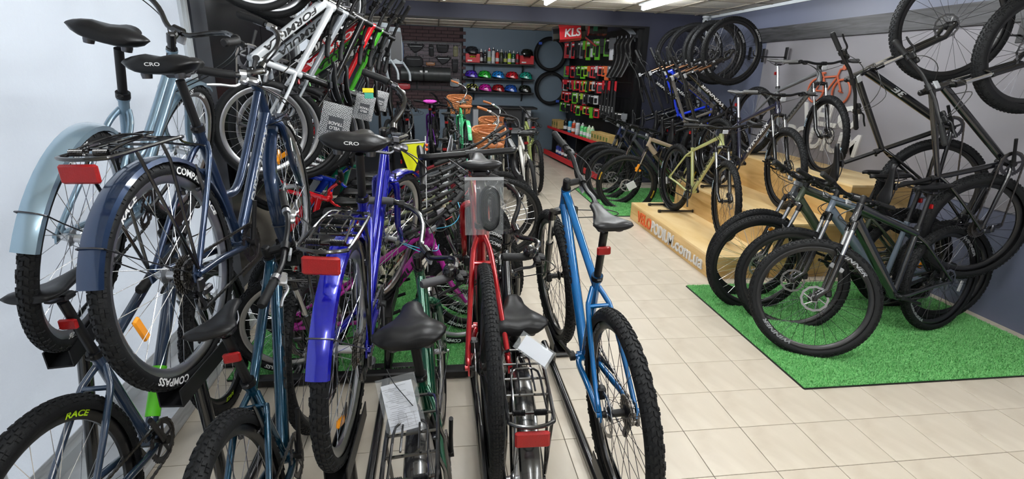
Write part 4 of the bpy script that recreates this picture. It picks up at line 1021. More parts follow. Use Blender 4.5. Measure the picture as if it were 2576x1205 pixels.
def wheel_stand(pose, label):
    r = thing('wheel_stand', label, 'bike stand', pose_mx(pose), 'wheel stands on the podium')
    hoop = MB()
    for s in (-1, 1): hoop.tube(smooth_path([(.02, s*.045, .018), (-.20, s*.045, .10), (-.36, s*.045, .30), (-.40, s*.045, .52), (-.36, s*.045, .62)], 4), .009, 8)
    hoop.tube(smooth_path([(-.36, -.045, .62), (-.34, -.03, .655), (-.34, .03, .655), (-.36, .045, .62)], 4), .009, 8)
    obj('hoop', hoop.mesh('hoop', BLACK), r)
    for x in (-.16, .14):
        fb = obj('foot_bar', MB().tube([(x, -.2, .018), (x, .2, .018)], .013, 10).mesh('foot_bar', BLACK), r)
        for s in (-1, 1): obj('end_cap', MB().tube([(x, s*.185, .018), (x, s*.215, .018)], .017, 10).mesh('end_cap', BLACKM), fb)
    ln = MB()
    for s in (-1, 1): ln.tube([(-.16, s*.045, .018), (.14, s*.045, .018)], .009, 8)
    obj('link_bar', ln.mesh('link_bar', BLACK), r, kind='stuff')
wheel_stand((2.66, 5.46, .20, -91, 0, 0), 'black tube wheel stand on the lowest podium step')
wheel_stand((3.10, 5.44, .492, -87, 0, 0), 'black tube wheel stand on the middle podium step')
wheel_stand((3.60, 5.63, .832, -88, 0, 0), 'black tube wheel stand on the top podium step')
def wall_hook(P, pose, wx, label, grp):
    c = pose_mx(pose) @ geom(P)['fa']; s = 1 if wx > c.x else -1; x0 = c.x+s*(P['R']-P['tw']-.05)
    r = thing('wall_hook', label, 'hook', MX.Translation((wx-s*.01, c.y, c.z)), grp)
    child_at(r, 'hook_plate', MB().bbox((wx-s*.008, c.y, c.z-.01), (.012, .05, .16), .003).mesh('hook_plate', BLACKM))
    child_at(r, 'hook_arm', MB().tube(smooth_path([(wx-s*.01, c.y, c.z-.04), ((wx+x0)/2, c.y, c.z-.045), (x0+s*.03, c.y, c.z-.04), (x0, c.y, c.z-.01), (x0-s*.002, c.y, c.z+.03)], 3), .007, 8).mesh('hook_arm', BLACK))
for k, (ps, c, lb, tm) in enumerate(HR): wall_hook(BASE, ps, XR-.045 if ps[1] < 6.6 else XR, 'black hook holding the %s hung bike on the right wall' % ('nearest', 'second', 'third', 'fourth', 'farthest')[k], 'hooks on the right wall')
wall_hook(BASE, (3.955, 3.173, .976, -20.2, 97.9, 3.7), XR-.045, 'black hook holding the bike at the right edge', 'hooks on the right wall')
wall_hook(BASE, (3.98, 2.85, .732, -8.6, 88.1, .1), XR-.012, 'black hook holding the fat-tired bike at the right edge', 'hooks on the right wall')
for k, ps in enumerate(LPOSE): wall_hook(LGEO[k], ps, XL, 'black wall hook above the left wall row, %s counted from the white FORMULA bike' % ('first', 'second', 'third', 'fourth', 'fifth', 'sixth')[k], 'hooks on the left wall')
for ps, n in ((KPOSE[0], 'red'), (KPOSE[1], 'blue'), (KPOSE[2], 'green')): wall_hook(KID20, ps, XL, 'low black hook holding the small %s bike' % n, 'hooks on the left wall')

# ------------------------------------------------------------------ bags, papers, pennant
CLEAR = mat('clear_plastic', (.55, .58, .60), .10, alpha=.14, coat=.6)
PAPER = mat('printed_paper', srgb('#c9cdd4'), .8)
def bag_mesh(w, h, t, seed, nx=8, ny=9):
    rnd = random.Random(seed); rings = []
    for j in range(ny+1):
        v = j/ny; ring = []
        bul = t*math.sin(math.pi*min(1, v*1.0))**.6
        for s in (1, -1):
            for i in range(nx+1):
                u = i/nx if s > 0 else 1-i/nx
                b = bul*math.sin(math.pi*u)**.5+rnd.uniform(-.002, .002)
                ring.append(V((s*b+s*.0006, (u-.5)*w, -v*h)))
        rings.append(ring)
    return MB().loft(rings)
def place(o, root_mx): o.matrix_world = root_mx; return o
def frame_mx(p, nrm, up):
    """x axis = facing direction, z axis = up"""
    n = V(nrm).normalized(); u = V(up); u = (u-n*u.dot(n)).normalized(); y = u.cross(n); m = MX.Identity(4)
    for i in range(3): m[i][0] = n[i]; m[i][1] = y[i]; m[i][2] = u[i]; m[i][3] = p[i]
    return m
r = thing('tape_bag', 'clear zip bag of coiled black tape hanging under the red bike saddle', 'bag', frame_mx((.145, 1.61, 1.335), (.05, -1, .12), (0, 0, 1)))
obj('plastic_bag', bag_mesh(.125, .185, .016, 3).mesh('plastic_bag', CLEAR, 60), r)
coil = MB()
for k in range(7):
    a = .012+.0052*k; pts = []
    for q in range(24):
        t = 2*math.pi*q/24; c, s = math.cos(t), math.sin(t); pts.append((.0, .018+a*c*.72, -.10+(.028*math.copysign(1, s) if abs(s) > .02 else 0)+a*s))
    coil.tube(pts, .0035, 4, closed=True, flat=3.2, up=(1, 0, 0))
obj('coiled_tape', coil.mesh('coiled_tape', BLACKM, 50), r); obj('zip_strip', MB().box((0, 0, -.004), (.004, .125, .010)).mesh('zip_strip', WHT_REF), r)
def form(lines, w, h):
    mb = MB(); rnd = random.Random(lines)
    for k in range(lines):
        z = -h*.06-h*.88*k/lines; x = w*(.06 if k % 3 else .3)
        mb.box((.0012, -w/2+x+rnd.uniform(.15, .34)*w, z), (.0004, rnd.uniform(.25, .6)*w, h*.006))
    for c in (.33, .6, .85): mb.box((.0012, -w/2+c*w, -h*.80), (.0004, .0008, h*.30))
    for c in (.66, .73, .80, .87, .94): mb.box((.0012, 0, -h*c), (.0004, w*.86, .0007))
    return mb
INK = mat('form_ink', (.22, .22, .24), .7)
r = thing('form_bag', 'printed form in a clear zip bag below the green bike saddle', 'paper', frame_mx((-.115, 1.16, .915), (-.04, -1, .35), (-.22, .25, 1)) @ MX.Scale(.74, 4))
obj('plastic_bag', bag_mesh(.135, .20, .005, 5).mesh('plastic_bag', CLEAR, 60), r)
s_ = obj('form_sheet', MB().box((.0, 0, -.105), (.0016, .105, .165)).mesh('form_sheet', PAPER, None), r, MX.Translation((.004, 0, 0)))
o = obj('printed_lines', form(22, .105, .165).mesh('printed_lines', INK, None), s_, MX.Translation((.0002, 0, -.022)))
obj('tie', MB().tube(smooth_path([(.004, -.02, .03), (.012, -.005, -.02), (.014, .02, -.07), (.012, .04, -.11)], 3), .0016, 5).mesh('tie', BLACKM), r)
r = thing('form_bag', 'folded form in a clear bag sticking out below the black city bike saddle', 'paper', frame_mx((.235, 1.38, .885), (.1, -.8, .9), (-.75, .3, .55)) @ MX.Scale(.75, 4))
obj('plastic_bag', bag_mesh(.085, .16, .004, 8).mesh('plastic_bag', CLEAR, 60), r)
obj('form_sheet', MB().box((.0, 0, -.085), (.0016, .07, .13)).mesh('form_sheet', PAPER, None), r)
# printed dust bags on the hung saddles
def vt_mat():
    m = mat('printed_foil', srgb('#6a6d72'), .35); nt = m.node_tree; b = nt.nodes['Principled BSDF']; L = nt.links.new
    tc = nt.nodes.new('ShaderNodeTexCoord'); mp = nt.nodes.new('ShaderNodeMapping'); mp.inputs['Scale'].default_value = (1, 105, 105); mp.inputs['Rotation'].default_value = (.785, 0, 0)
    ck = nt.nodes.new('ShaderNodeTexVoronoi'); ck.distance = 'CHEBYCHEV'; ck.inputs['Scale'].default_value = 1.0; ck.inputs['Randomness'].default_value = .25
    rp = nt.nodes.new('ShaderNodeValToRGB'); rp.color_ramp.interpolation = 'CONSTANT'; rp.color_ramp.elements[0].color = (.65, .66, .68, 1); rp.color_ramp.elements[1].position = .30; rp.color_ramp.elements[1].color = (.11, .115, .12, 1)
    L(tc.outputs['Object'], mp.inputs['Vector']); L(mp.outputs['Vector'], ck.inputs['Vector']); L(ck.outputs['Distance'], rp.inputs['Fac']); L(rp.outputs['Color'], b.inputs['Base Color']); return m
VT = vt_mat()
for k, (p, sc, lb) in enumerate((((-.575, 3.26, 1.44), 1, 'grey printed VELO TRADE bag under the nearest hung saddle'), ((-.50, 3.95, 1.46), .8, 'grey printed bag under the yellow-tagged hung saddle'), ((-.44, 4.45, 1.47), .7, 'grey printed bag hanging under the farthest hung saddles'))):
    r = thing('saddle_bag', lb, 'bag', frame_mx(p, (.25, -1, .05), (.25, .05, 1)), 'printed bags on the hung saddles')
    obj('bag_body', bag_mesh(.17*sc, .22*sc, .012, 20+k).mesh('bag_body', VT, 50), r)
    obj('label_panel', MB().box((.0135, 0, -.12*sc), (.0012, .085*sc, .085*sc)).mesh('label_panel', mat('foil_grey', srgb('#3f4247'), .5)), r)
    for s, z in (('VELO', -.135), ('TRADE', -.108)): obj('lettering', text_flat(s, (.0145, 0, z*sc), (0, -1, 0), (0, 0, -1), .018*sc, WHITE_PRINT, align=.5), r)
r = thing('saddle_tag', 'yellow and teal tag on a hung saddle', 'tag', frame_mx((-.47, 3.80, 1.50), (.3, -1, .1), (0, 0, 1)))
obj('tag_band', MB().bbox((0, 0, 0), (.004, .075, .03), .0015).mesh('tag_band', mat('tag_yellow', srgb('#f0e010'), .5)), r); obj('tag_card', MB().bbox((0, .004, -.035), (.003, .06, .038), .001).mesh('tag_card', mat('tag_teal', srgb('#3aa890'), .5)), r)
# yellow pennant
r = thing('pennant', 'bright yellow triangular pennant flag on a whip pole', 'flag', MX.Translation((-.075, 3.02, .3)))
rings = []
for j in range(9):
    v = j/8; w = 1-v; rr = []
    for i in range(7):
        u = i/6; rr.append(V((-.145*w*(u)-.02*v*0-.075*v, .006*math.sin(u*7+v*3)*w, .95-.205*v-.012*u)))
    rings.append(rr)
mb = MB(); n = 7
for e in (0, .0012): mb.v += [tuple(p+V((0, e, 0))) for rr in rings for p in rr]
for L_ in (0, 63):
    for j in range(8):
        for i in range(6): mb.f.append((L_+j*n+i, L_+j*n+i+1, L_+(j+1)*n+i+1, L_+(j+1)*n+i))
obj('flag_cloth', mb.mesh('flag_cloth', mat('flag_yellow', srgb('#eef010'), .6), 60), r)
obj('flag_hem', MB().tube([(.005, 0, .957), (-.15, 0, .943)], .004, 6).mesh('flag_hem', WHITE_PRINT), r)
obj('pole', MB().tube([(.004, 0, -.3), (.006, 0, .99)], .003, 6).mesh('pole', WHITE_PRINT), r)
for z in (.915, .94): obj('bead', MB().lathe([(0, -.009), (.007, -.006), (.009, 0), (.007, .006), (0, .009)], 10, (.012, -.004, z), (0, 0, 1)).mesh('bead', mat('orange_bead', srgb('#f05a20'), .4)), r)

# ------------------------------------------------------------------ back wall
BR = mat('brick_face', srgb('#3a2c2e'), .85, noise=(7, .6, srgb('#5a4446')), bump=(40, .4)); bme = [MB().bbox((0, 0, 0), (.236, .016, .058), .004).mesh('brick', BR, None)]
rows = range(24); obj('brick_backing', MB().box((-.48, YB-.002, 1.66), (2.03, .004, 1.58)).mesh('brick_backing', mat('dark_mortar', srgb('#241d20'), .9), None), wb)
for rI in rows:
    z = 2.415-.066*rI
    for c in range(8):
        x = -1.37+.245*c+(.122 if rI % 2 else 0)
        if x > .52+(.06 if rI % 2 else 0): continue
        obj('brick', bme[0], wb, MX.Translation((x, YB-.008, z)))
peg = thing('grid_panel', 'black framed wire grid panel holding cycling bags on the back wall', 'display panel', MX.Translation((-.3, YB-.03, 1.7)))
mb = MB()
for x0, x1 in ((-1.10, -.41), (-.39, .49)):
    for x in (x0, x1): mb.box((x, YB-.03, 1.70), (.025, .03, .92))
    for z in (1.24, 2.15): mb.box(((x0+x1)/2, YB-.03, z), (x1-x0, .03, .025))
child_at(peg, 'panel_frame', mb.mesh('panel_frame', BLACKM, None))
mb = MB(); x = -1.09
while x < .48: mb.box((x, YB-.03, 1.70), (.004, .004, .90)); x += .03
z = 1.26
while z < 2.14: mb.box((-.305, YB-.03, z), (1.58, .004, .004)); z += .03
o = child_at(peg, 'wire_grid', mb.mesh('wire_grid', DARKM, None)); o['kind'] = 'stuff'
def soft_bag(x, z, w, h, d, shape, m, label, accent=None, cat='bag'):
    """padded pouch on the grid: shape is a list of unit outline points"""
    r = thing('frame_bag' if cat == 'bag' else 'accessory_pack', label, cat, MX.Translation((x, YB-.05, z)), 'bags on the wire grid')
    rings = []
    for t, s in ((0, .94), (-.15*d, 1), (-.85*d, 1), (-d, .90)): rings.append([V((p[0]*w*s, t, p[1]*h*s)) for p in shape])
    obj('pouch', MB().loft(rings).mesh('pouch', m, 40), r)
    a = accent or mat('grey_webbing', (.10, .10, .11), .6)
    obj('zip', MB().tube([(-w*.35, -d-.002, h*.22), (w*.35, -d-.002, h*.22)], .004, 5).mesh('zip', a), r)
    for s in (-1, 1): obj('strap', MB().bbox((s*w*.3, -d*.5, h*.5), (.022, d*1.05, .03), .004).mesh('strap', BLACKM), r)
OV = [(.5*math.copysign(abs(math.cos(a))**.5, math.cos(a)), .5*math.copysign(abs(math.sin(a))**.5, math.sin(a))) for a in [2*math.pi*k/20 for k in range(20)]]
TRI = [(-.5, .42), (-.4, .5), (.42, .5), (.5, .40), (.30, -.1), (.02, -.46), (-.12, -.5), (-.3, -.1)]
TRAP = [(-.5, .45), (-.42, .5), (.42, .5), (.5, .42), (.36, -.42), (.26, -.5), (-.28, -.5), (-.38, -.42)]
NYL = mat('black_nylon', (.010, .010, .012), .7, bump=(200, .2)); BLU = mat('blue_card', srgb('#2c4a78'), .5)
for a in (((-.70, 1.98, .12, .34, .03, OV, BLU, 'slim blue accessory pack on the wire grid'), dict(cat='pack', accent=WHITE_PRINT)), ((-.40, 2.03, .34, .16, .06, TRI, NYL, 'black frame bag with a pale stripe, top middle of the wire grid'), dict(accent=WHITE_PRINT)),
          ((-.10, 2.0, .10, .22, .03, OV, NYL, 'narrow black pouch on a white card on the wire grid'), dict(accent=GREY_PRINT)), ((.12, 2.04, .26, .14, .06, TRAP, NYL, 'black top-tube bag with round tag on the wire grid'), dict()),
          ((.38, 2.0, .10, .20, .03, OV, mat('olive_pack', srgb('#6c6a4a'), .5), 'olive phone-size pack at the right of the wire grid'), dict(cat='pack', accent=BLACKM)), ((-.45, 1.78, .36, .20, .10, OV, NYL, 'large rounded black handlebar bag on the wire grid'), dict(accent=GREY_PRINT)),
          ((-.12, 1.745, .18, .07, .03, OV, mat('brown_box', srgb('#8a5a34'), .6), 'small brown and cream box on the wire grid'), dict(cat='pack', accent=WHITE_PRINT)), ((.14, 1.82, .32, .15, .06, TRI, NYL, 'black triangular frame bag with white stripe, right half of the grid'), dict(accent=WHITE_PRINT)),
          ((.37, 1.72, .13, .24, .06, TRAP, NYL, 'tall black saddle pouch at the lower right of the grid'), dict()), ((.36, 1.40, .20, .16, .04, OV, mat('clear_pack', (.30, .31, .32), .2), 'clear plastic pack at the bottom right of the grid'), dict(cat='pack')),
          ((-.66, 1.30, .26, .12, .04, OV, mat('red_card', srgb('#b01c24'), .5), 'red carded accessory pack below the black roll'), dict(cat='pack', accent=WHITE_PRINT))):
    soft_bag(*a[0], **a[1])
r = thing('roll_bag', 'long ribbed dark grey roll lying across the wire grid', 'roll', MX.Translation((-.21, 10.86, 1.55)))
prof = []
for k in range(48):
    x = -.48+.96*k/47; prof.append((.135+(.004 if k % 6 < 2 else 0), x))
prof = [(0, -.485), (.12, -.485)]+prof+[(.12, .485), (0, .485)]
obj('roll_body', MB().lathe(prof, 28, (0, 0, 0), (1, 0, 0)).mesh('roll_body', mat('roll_grey', (.035, .038, .038), .38), 50), r)
for x in (-.09, .01): obj('roll_label', MB().bbox((x, -.128, .045), (.05, .012, .04), .002).mesh('roll_label', WHITE_PRINT), r)
obj('roll_strap', MB().lathe([(.142, -.012), (.146, -.012), (.146, .012), (.142, .012)], 28, (-.04, 0, 0), (1, 0, 0), closed=True).mesh('roll_strap', BLACKM), r)

SHELF = mat('black_shelf', (.012, .012, .014), .45)
SZ = (1.795, 1.505, 1.245)
for k, z in enumerate(SZ):
    r = thing('wall_shelf', '%s of the three black wall shelves of helmets' % ('topmost', 'middle', 'lowest')[k], 'shelf', MX.Translation((1.25, YB, z)), 'black wall shelves')
    child_at(r, 'shelf_board', MB().bbox((1.25, YB-.115, z-.011), (1.46, .23, .020), .003).mesh('shelf_board', SHELF))
    for x in (.75, 1.75): child_at(r, 'bracket', MB().prism([(0, 0), (-.2, 0), (-.02, -.16), (0, -.16)], (x-.01, YB, z-.021), (0, 1, 0), (0, 0, 1), (.02, 0, 0)).mesh('bracket', SHELF, None))
def helmet(x, z, col, label, vent=BLACKM, s=1., yaw=0.):
    r = thing('helmet', label, 'helmet', MX.Translation((x, YB-.115, z)) @ MX.Rotation(yaw, 4, 'Z') @ MX.Scale(s, 4), 'helmets on the wall shelves')
    m = paint(col, .25); n = 24; rings = []
    for j in range(9):
        t = j/8; a = t*math.pi*.5; rr = []
        for k in range(n):
            q = 2*math.pi*k/n; c, s_ = math.cos(q), math.sin(q); e = math.cos(a)**.75
            xx = c*.135*e*(1.0 if c > 0 else 1.05); yy = s_*.095*e; zz = .025+.125*math.sin(a)-.018*(c if t < .5 else 0)*(1-t*2 if t < .5 else 0)
            zz += .006*math.cos(q*2)*0; ridge = 1+.02*math.cos(6*s_*1.8)*e
            rr.append(V((xx*ridge-.01*math.sin(a), yy*ridge, zz)))
        rings.append(rr)
    obj('shell', cached(('hsh', col), lambda: MB().loft(rings).mesh('shell', m, 60)), r)
    def vents():
        mb = MB()
        for a0, a1, n_, o_ in ((16, 38, 10, 0), (44, 66, 8, .3)):
            for k_ in range(n_):
                q = 2*math.pi*k_/n_+o_; pts = []
                for i in range(5):
                    a = math.radians(a0+(a1-a0)*i/4); ee = math.cos(a)**.75; qq = q+.22*(i-2)/2
                    pts.append((math.cos(qq)*.1345*ee*(1 if math.cos(qq) > 0 else 1.05)-.01*math.sin(a), math.sin(qq)*.095*ee, .0255+.1235*math.sin(a)))
                mb.tube(pts, [.002, .007, .0085, .007, .002], 6)
        return mb.mesh('vents', vent, 60)
    obj('vents', cached(('hv', vent.name), vents), r, kind='stuff')
    obj('liner', cached('hliner', lambda: MB().lathe([(.0, .001), (.085, .002), (.095, .022), (.05, .05), (0, .06)], 20, (0, 0, 0), (0, 0, 1)).mesh('liner', BLACKM)), r)
hx = lambda px: .57+(px-1170)*.00815
for px, c, lb in ((1186, '#4a2ab0', 'glossy purple helmet first on the middle shelf'), (1219, '#24b030', 'green helmet on the middle shelf'), (1253, '#1c84d8', 'sky blue helmet in the middle of the middle shelf'), (1288, '#c81828', 'red helmet on the middle shelf'), (1323, '#12a08a', 'teal helmet last on the middle shelf')): helmet(hx(px), SZ[1], c, lb, yaw=-.5)
YV = mat('yellow_vents', srgb('#d8d860'), .5)
for px, c, lb, v in ((1188, '#141416', 'black helmet with pale yellow stripes on the lowest shelf', YV), (1221, '#c81c9c', 'magenta helmet on the lowest shelf', BLACKM), (1254, '#a01018', 'dark red and black helmet on the lowest shelf', BLACKM), (1286, '#1450b0', 'blue and black helmet on the lowest shelf', BLACKM), (1322, '#141814', 'black helmet last on the lowest shelf', mat('dark_green_vents', (.02, .04, .02), .4))): helmet(hx(px), SZ[2], c, lb, v, yaw=-.5)
REDBOX = mat('red_carton', srgb('#c02028'), .5)
for px, lb in ((1188, 'red open helmet carton at the left end of the top shelf'), (1322, 'red open helmet carton at the right end of the top shelf')):
    x = hx(px); r = thing('helmet_carton', lb, 'box', MX.Translation((x, YB-.115, SZ[0])), 'helmet cartons on the top shelf')
    mb = MB(); mb.prism([(-.14, 0), (.14, 0), (.14, .17), (.08, .17), (.06, .10), (-.06, .10), (-.08, .17), (-.14, .17)], (0, -.09, 0), (1, 0, 0), (0, 0, 1), (0, .006, 0))
    mb.box((0, .08, .085), (.28, .006, .17))
    for s in (-1, 1): mb.box((s*.137, -.005, .085), (.006, .165, .17))
    mb.box((0, -.005, .003), (.28, .17, .006)); obj('carton_body', mb.mesh('carton_body', REDBOX, None), r)
    obj('carton_label', MB().box((-.06, -.0925, .04), (.09, .003, .025)).mesh('carton_label', WHITE_PRINT), r)
helmet(hx(1187), SZ[0]+.165, '#20242c', 'dark helmet resting on the left red carton', yaw=-.4); helmet(hx(1324), SZ[0]+.155, '#10180f', 'black helmet resting on the right red carton', yaw=.4)
helmet(hx(1187), SZ[0]+.008, '#b4bc20', 'yellow helmet inside the left red carton', s=.85)
BOT = [('#30141c', '#c8c8c8', 'dark red bottle with white cap'), ('#141416', '#303034', 'short black bottle'), ('#a8b0b0', '#d01c30', 'grey bottle with red cap'), ('#c8ccd0', '#101010', 'tall white bottle with black cap'), ('#c83020', '#202020', 'red and white bottle'), ('#303818', '#b8b8b8', 'black bottle with lime band'), ('#202428', '#404040', 'slim dark bottle'), ('#b0cc18', '#303030', 'lime yellow bottle'), ('#105034', '#c8c8c8', 'green bottle with pale cap'), ('#a81424', '#1c1c1c', 'deep red bottle')]
def bottle(x, y, z, h, rad, c, cap, label, band=WHITE_PRINT, grp='bottles on the top shelf'):
    r = thing('bottle', label, 'bottle', MX.Translation((x, y, z)), grp); k = h/.22; q = rad/.035
    obj('bottle_body', MB().lathe([(0, 0), (.033*q, 0), (.035*q, .006*k), (.035*q, .10*k), (.031*q, .115*k), (.035*q, .13*k), (.034*q, .155*k), (.022*q, .175*k), (0, .175*k)], 18, (0, 0, 0), (0, 0, 1)).mesh('bottle_body', paint(c, .35, .3)), r)
    obj('bottle_cap', MB().lathe([(.024*q, .172*k), (.024*q, .19*k), (.011*q, .195*k), (.010*q, .215*k), (0, .22*k)], 14, (0, 0, 0), (0, 0, 1)).mesh('bottle_cap', paint(cap, .4)), r)
    obj('bottle_print', MB().lathe([(.0355*q, .03*k), (.0355*q, .085*k)], 18, (0, 0, 0), (0, 0, 1)).mesh('bottle_print', band, 60), r)
for k, (c, cap, lb) in enumerate(BOT): bottle(hx(1209+10.1*k), YB-.11, SZ[0], (.27, .255, .30, .31, .275, .28, .26, .265, .265, .25)[k], .037, c, cap, lb+' on the top shelf, %s from its left' % ('first', 'second', 'third', 'fourth', 'fifth', 'sixth', 'seventh', 'eighth', 'ninth', 'tenth')[k], mat('print_'+str(k % 4), ((.6, .6, .6), (.05, .05, .05), (.45, .5, .1), (.7, .7, .7))[k % 4], .5))
for x, z, lb, gp in ((2.31, 2.02, 'upper pair of black tires hung on the back wall', -40), (2.35, 1.35, 'lower pair of black tires hung on the back wall', 120)):
    r = thing('hung_tires', lb, 'tire', MX.Translation((x, YB, z)), 'spare tires on the back wall')
    for d in (0, 1): obj('tire', cached('sparet', lambda: tire_mesh(.335, .07, 'city')), r, MX.Translation((.012*d, -.04-.06*d, -.012*d)))
    a = math.radians(gp); obj('price_tag', MB().bbox((.30*math.cos(a)*-1, -.152, .30*math.sin(a)*-1), (.07, .006, .05), .002).mesh('price_tag', mat('blue_tag', srgb('#2a50b0'), .5)), r)
    obj('peg', MB().tube([(0, 0, .27), (0, -.16, .27)], .006, 8).mesh('peg', STEEL), r)
r = thing('workbench', 'dark bench with thin top and pale legs against the back wall', 'table', MX.Translation((1.3, 10.6, 0)))
obj('bench_top', MB().bbox((.02, 0, .965), (1.30, .5, .035), .008).mesh('bench_top', SHELF), r)
obj('bench_panel', MB().bbox((-.1, -.15, .80), (.95, .03, .28), .004).mesh('bench_panel', mat('bench_dark', (.02, .021, .024), .5)), r)
for x in (-.55, .50): obj('leg', MB().bbox((x, 0, .475), (.10, .40, .945), .004).mesh('leg', mat('bench_leg', srgb('#a8abb0'), .5)), r)
obj('cross_rail', MB().bbox((0, .1, .5), (1.0, .03, .12), .003).mesh('cross_rail', MATS['bench_leg']), r)

_before = set(o.name for o in bpy.data.objects)
# ------------------------------------------------------------------ accessory wall
ap = thing('peg_panel', 'dark slotted panel carrying rows of packed accessories beside the opening', 'display panel', MX.Translation((XA, 9.5, .6)))
child_at(ap, 'panel_board', MB().bbox((XA-.015, 9.52, 1.45), (.025, 3.0, 1.8), .004).mesh('panel_board', BLACKM))
for z in (2.24, 1.80, 1.54, 1.31, 1.09): child_at(ap, 'peg_rail', MB().bbox((XA-.035, 9.52, z), (.015, 2.95, .02), .003).mesh('peg_rail', DARKM))
PKC = {'red': '#c4202c', 'green': '#5cb01c', 'black': '#16171a', 'orange': '#e0641c', 'grey': '#6c6f74', 'white': '#c4c6c8', 'lime': '#9cc828'}
rnd = random.Random(11)
ORD = ['first', 'second', 'third', 'fourth', 'fifth', 'sixth', 'seventh', 'eighth', 'ninth', 'tenth', 'eleventh', 'twelfth', 'thirteenth', 'fourteenth', 'fifteenth', 'sixteenth', 'seventeenth', 'eighteenth', 'nineteenth', 'twentieth', 'twenty-first', 'twenty-second', 'twenty-third', 'twenty-fourth', 'twenty-fifth', 'twenty-sixth']
ROWS = [('top', 2.23, .30, ['red', 'red', 'black', 'grey', 'red', 'black', 'black', 'grey', 'green', 'red', 'green', 'black', 'green', 'green', 'black', 'green', 'black', 'grey']), ('second', 1.79, .20, ['green', 'grey', 'red', 'black', 'red', 'red', 'black', 'green', 'black', 'green', 'lime', 'orange', 'red', 'red', 'white', 'red', 'orange', 'orange', 'grey', 'black']),
        ('third', 1.53, .19, ['red', 'white', 'red', 'red', 'grey', 'red', 'red', 'green', 'red', 'red', 'red', 'green', 'orange', 'green', 'black', 'orange', 'white', 'red', 'black', 'red', 'black', 'red']), ('fourth', 1.30, .18, ['green', 'red', 'black', 'red', 'red', 'black', 'grey', 'green', 'white', 'lime', 'black', 'lime', 'red', 'grey', 'black', 'grey', 'black', 'black', 'white', 'black', 'black', 'black']),
        ('lowest', 1.08, .17, ['green', 'black', 'green', 'black', 'red', 'black', 'red', 'green', 'red', 'lime', 'red', 'green', 'black', 'red', 'black', 'black', 'grey', 'black', 'black', 'black', 'grey'])]
for rn, z, h, cols in ROWS:
    cols = cols+['black']*0; n = len(cols); y1 = 8.78 if rn == 'top' else (8.14 if rn == 'lowest' else (8.66 if rn == 'second' else 8.88))
    for k, cn in enumerate(cols):
        y = 10.95+(y1-10.95)*k/(n-1); hh = h*rnd.uniform(.8, 1.15); dx = rnd.uniform(.13, .19)
        r = thing('accessory_pack', '%s carded accessory, %s from the back wall in the %s peg row' % (cn, ORD[k], rn), 'pack', MX.Translation((XA-.0445, y, z)) @ MX.Rotation(rnd.uniform(-.1, .25)+.55, 4, 'Z'), 'carded accessories on the peg panel')
        hm = paint(PKC[cn], .45, .1); w = rnd.uniform(.10, .135)
        obj('peg', cached('pegp', lambda: MB().tube([(.002, 0, 0), (-.20, 0, .012)], .003, 5).mesh('peg', STEEL)), r)
        big = k % 3 != 2
        obj('header_card', MB().bbox((-dx, 0, -hh*(.25 if not big else .5)), (.028, w, hh*(.5 if not big else 1)), .004).mesh('header_card', hm), r)
        pm = (BLACKM, DARKM, RUBBER, hm)[rnd.randrange(4)] if big else (BLACKM, hm, ALU)[rnd.randrange(3)]
        if not big: obj('product', MB().bbox((-dx, 0, -hh*.75), (.035, w*.7, hh*.55), .010).mesh('product', pm), r)
        else:
            obj('product', MB().bbox((-dx-.016, 0, -hh*.58), (.014, w*.62, hh*.55), .005).mesh('product', pm if pm is not hm else BLACKM), r)
            obj('card_print', MB().box((-dx-.0145, 0, -hh*.16), (.002, w*.6, hh*.10)).mesh('card_print', WHITE_PRINT), r)
for k in range(4):
    y = 8.52-.15*k; r = thing('mudguard', 'curved black plastic mudguard hung on the peg panel, %s of four' % ORD[k], 'mudguard', MX.Translation((XA-.05, y, 2.22)), 'mudguards on the peg panel')
    pts = smooth_path([(-.10, 0, 0), (-.16, 0, -.12), (-.14, 0, -.26), (-.17, 0, -.42), (-.26, 0, -.60)], 5); nd = [(-1, 0, -.2)]*len(pts)
    obj('blade', cached('mgblade', lambda: MB().strip(pts, (0, 1, 0), .05, .003, nd).mesh('blade', BLACKM, 50)), r)
    for z in (-.10, -.27): obj('bolt', MB().lathe([(0, .01), (.011, .008), (.011, 0)], 10, (-.165, 0, z), (-1, 0, 0)).mesh('bolt', STEEL), r)
    obj('bracket', MB().bbox((-.055, 0, .0), (.15, .03, .05), .006).mesh('bracket', DARKM), r)
for k in range(5):
    y = 8.75-.12*k; r = thing('strap_pack', 'long black KLS strap hung low on the peg panel, %s of five' % ORD[k], 'strap', MX.Translation((XA-.05, y, 1.42)), 'black straps on the peg panel')
    obj('peg', CACHE['pegp'], r, MX.Translation((.018, 0, .12)))
    obj('strap_band', MB().bbox((-.20, 0, -.22), (.02, .06, .44), .005).mesh('strap_band', NYL), r)
    obj('header_card', MB().bbox((-.20, 0, .06), (.016, .065, .16), .004).mesh('header_card', paint('#c4202c' if k % 2 == 0 else '#16171a', .45)), r)
    obj('lettering', text_flat('KLS', (-.2115, .018, -.34), (0, 0, 1), (0, 1, 0), .035, WHITE_PRINT), r)
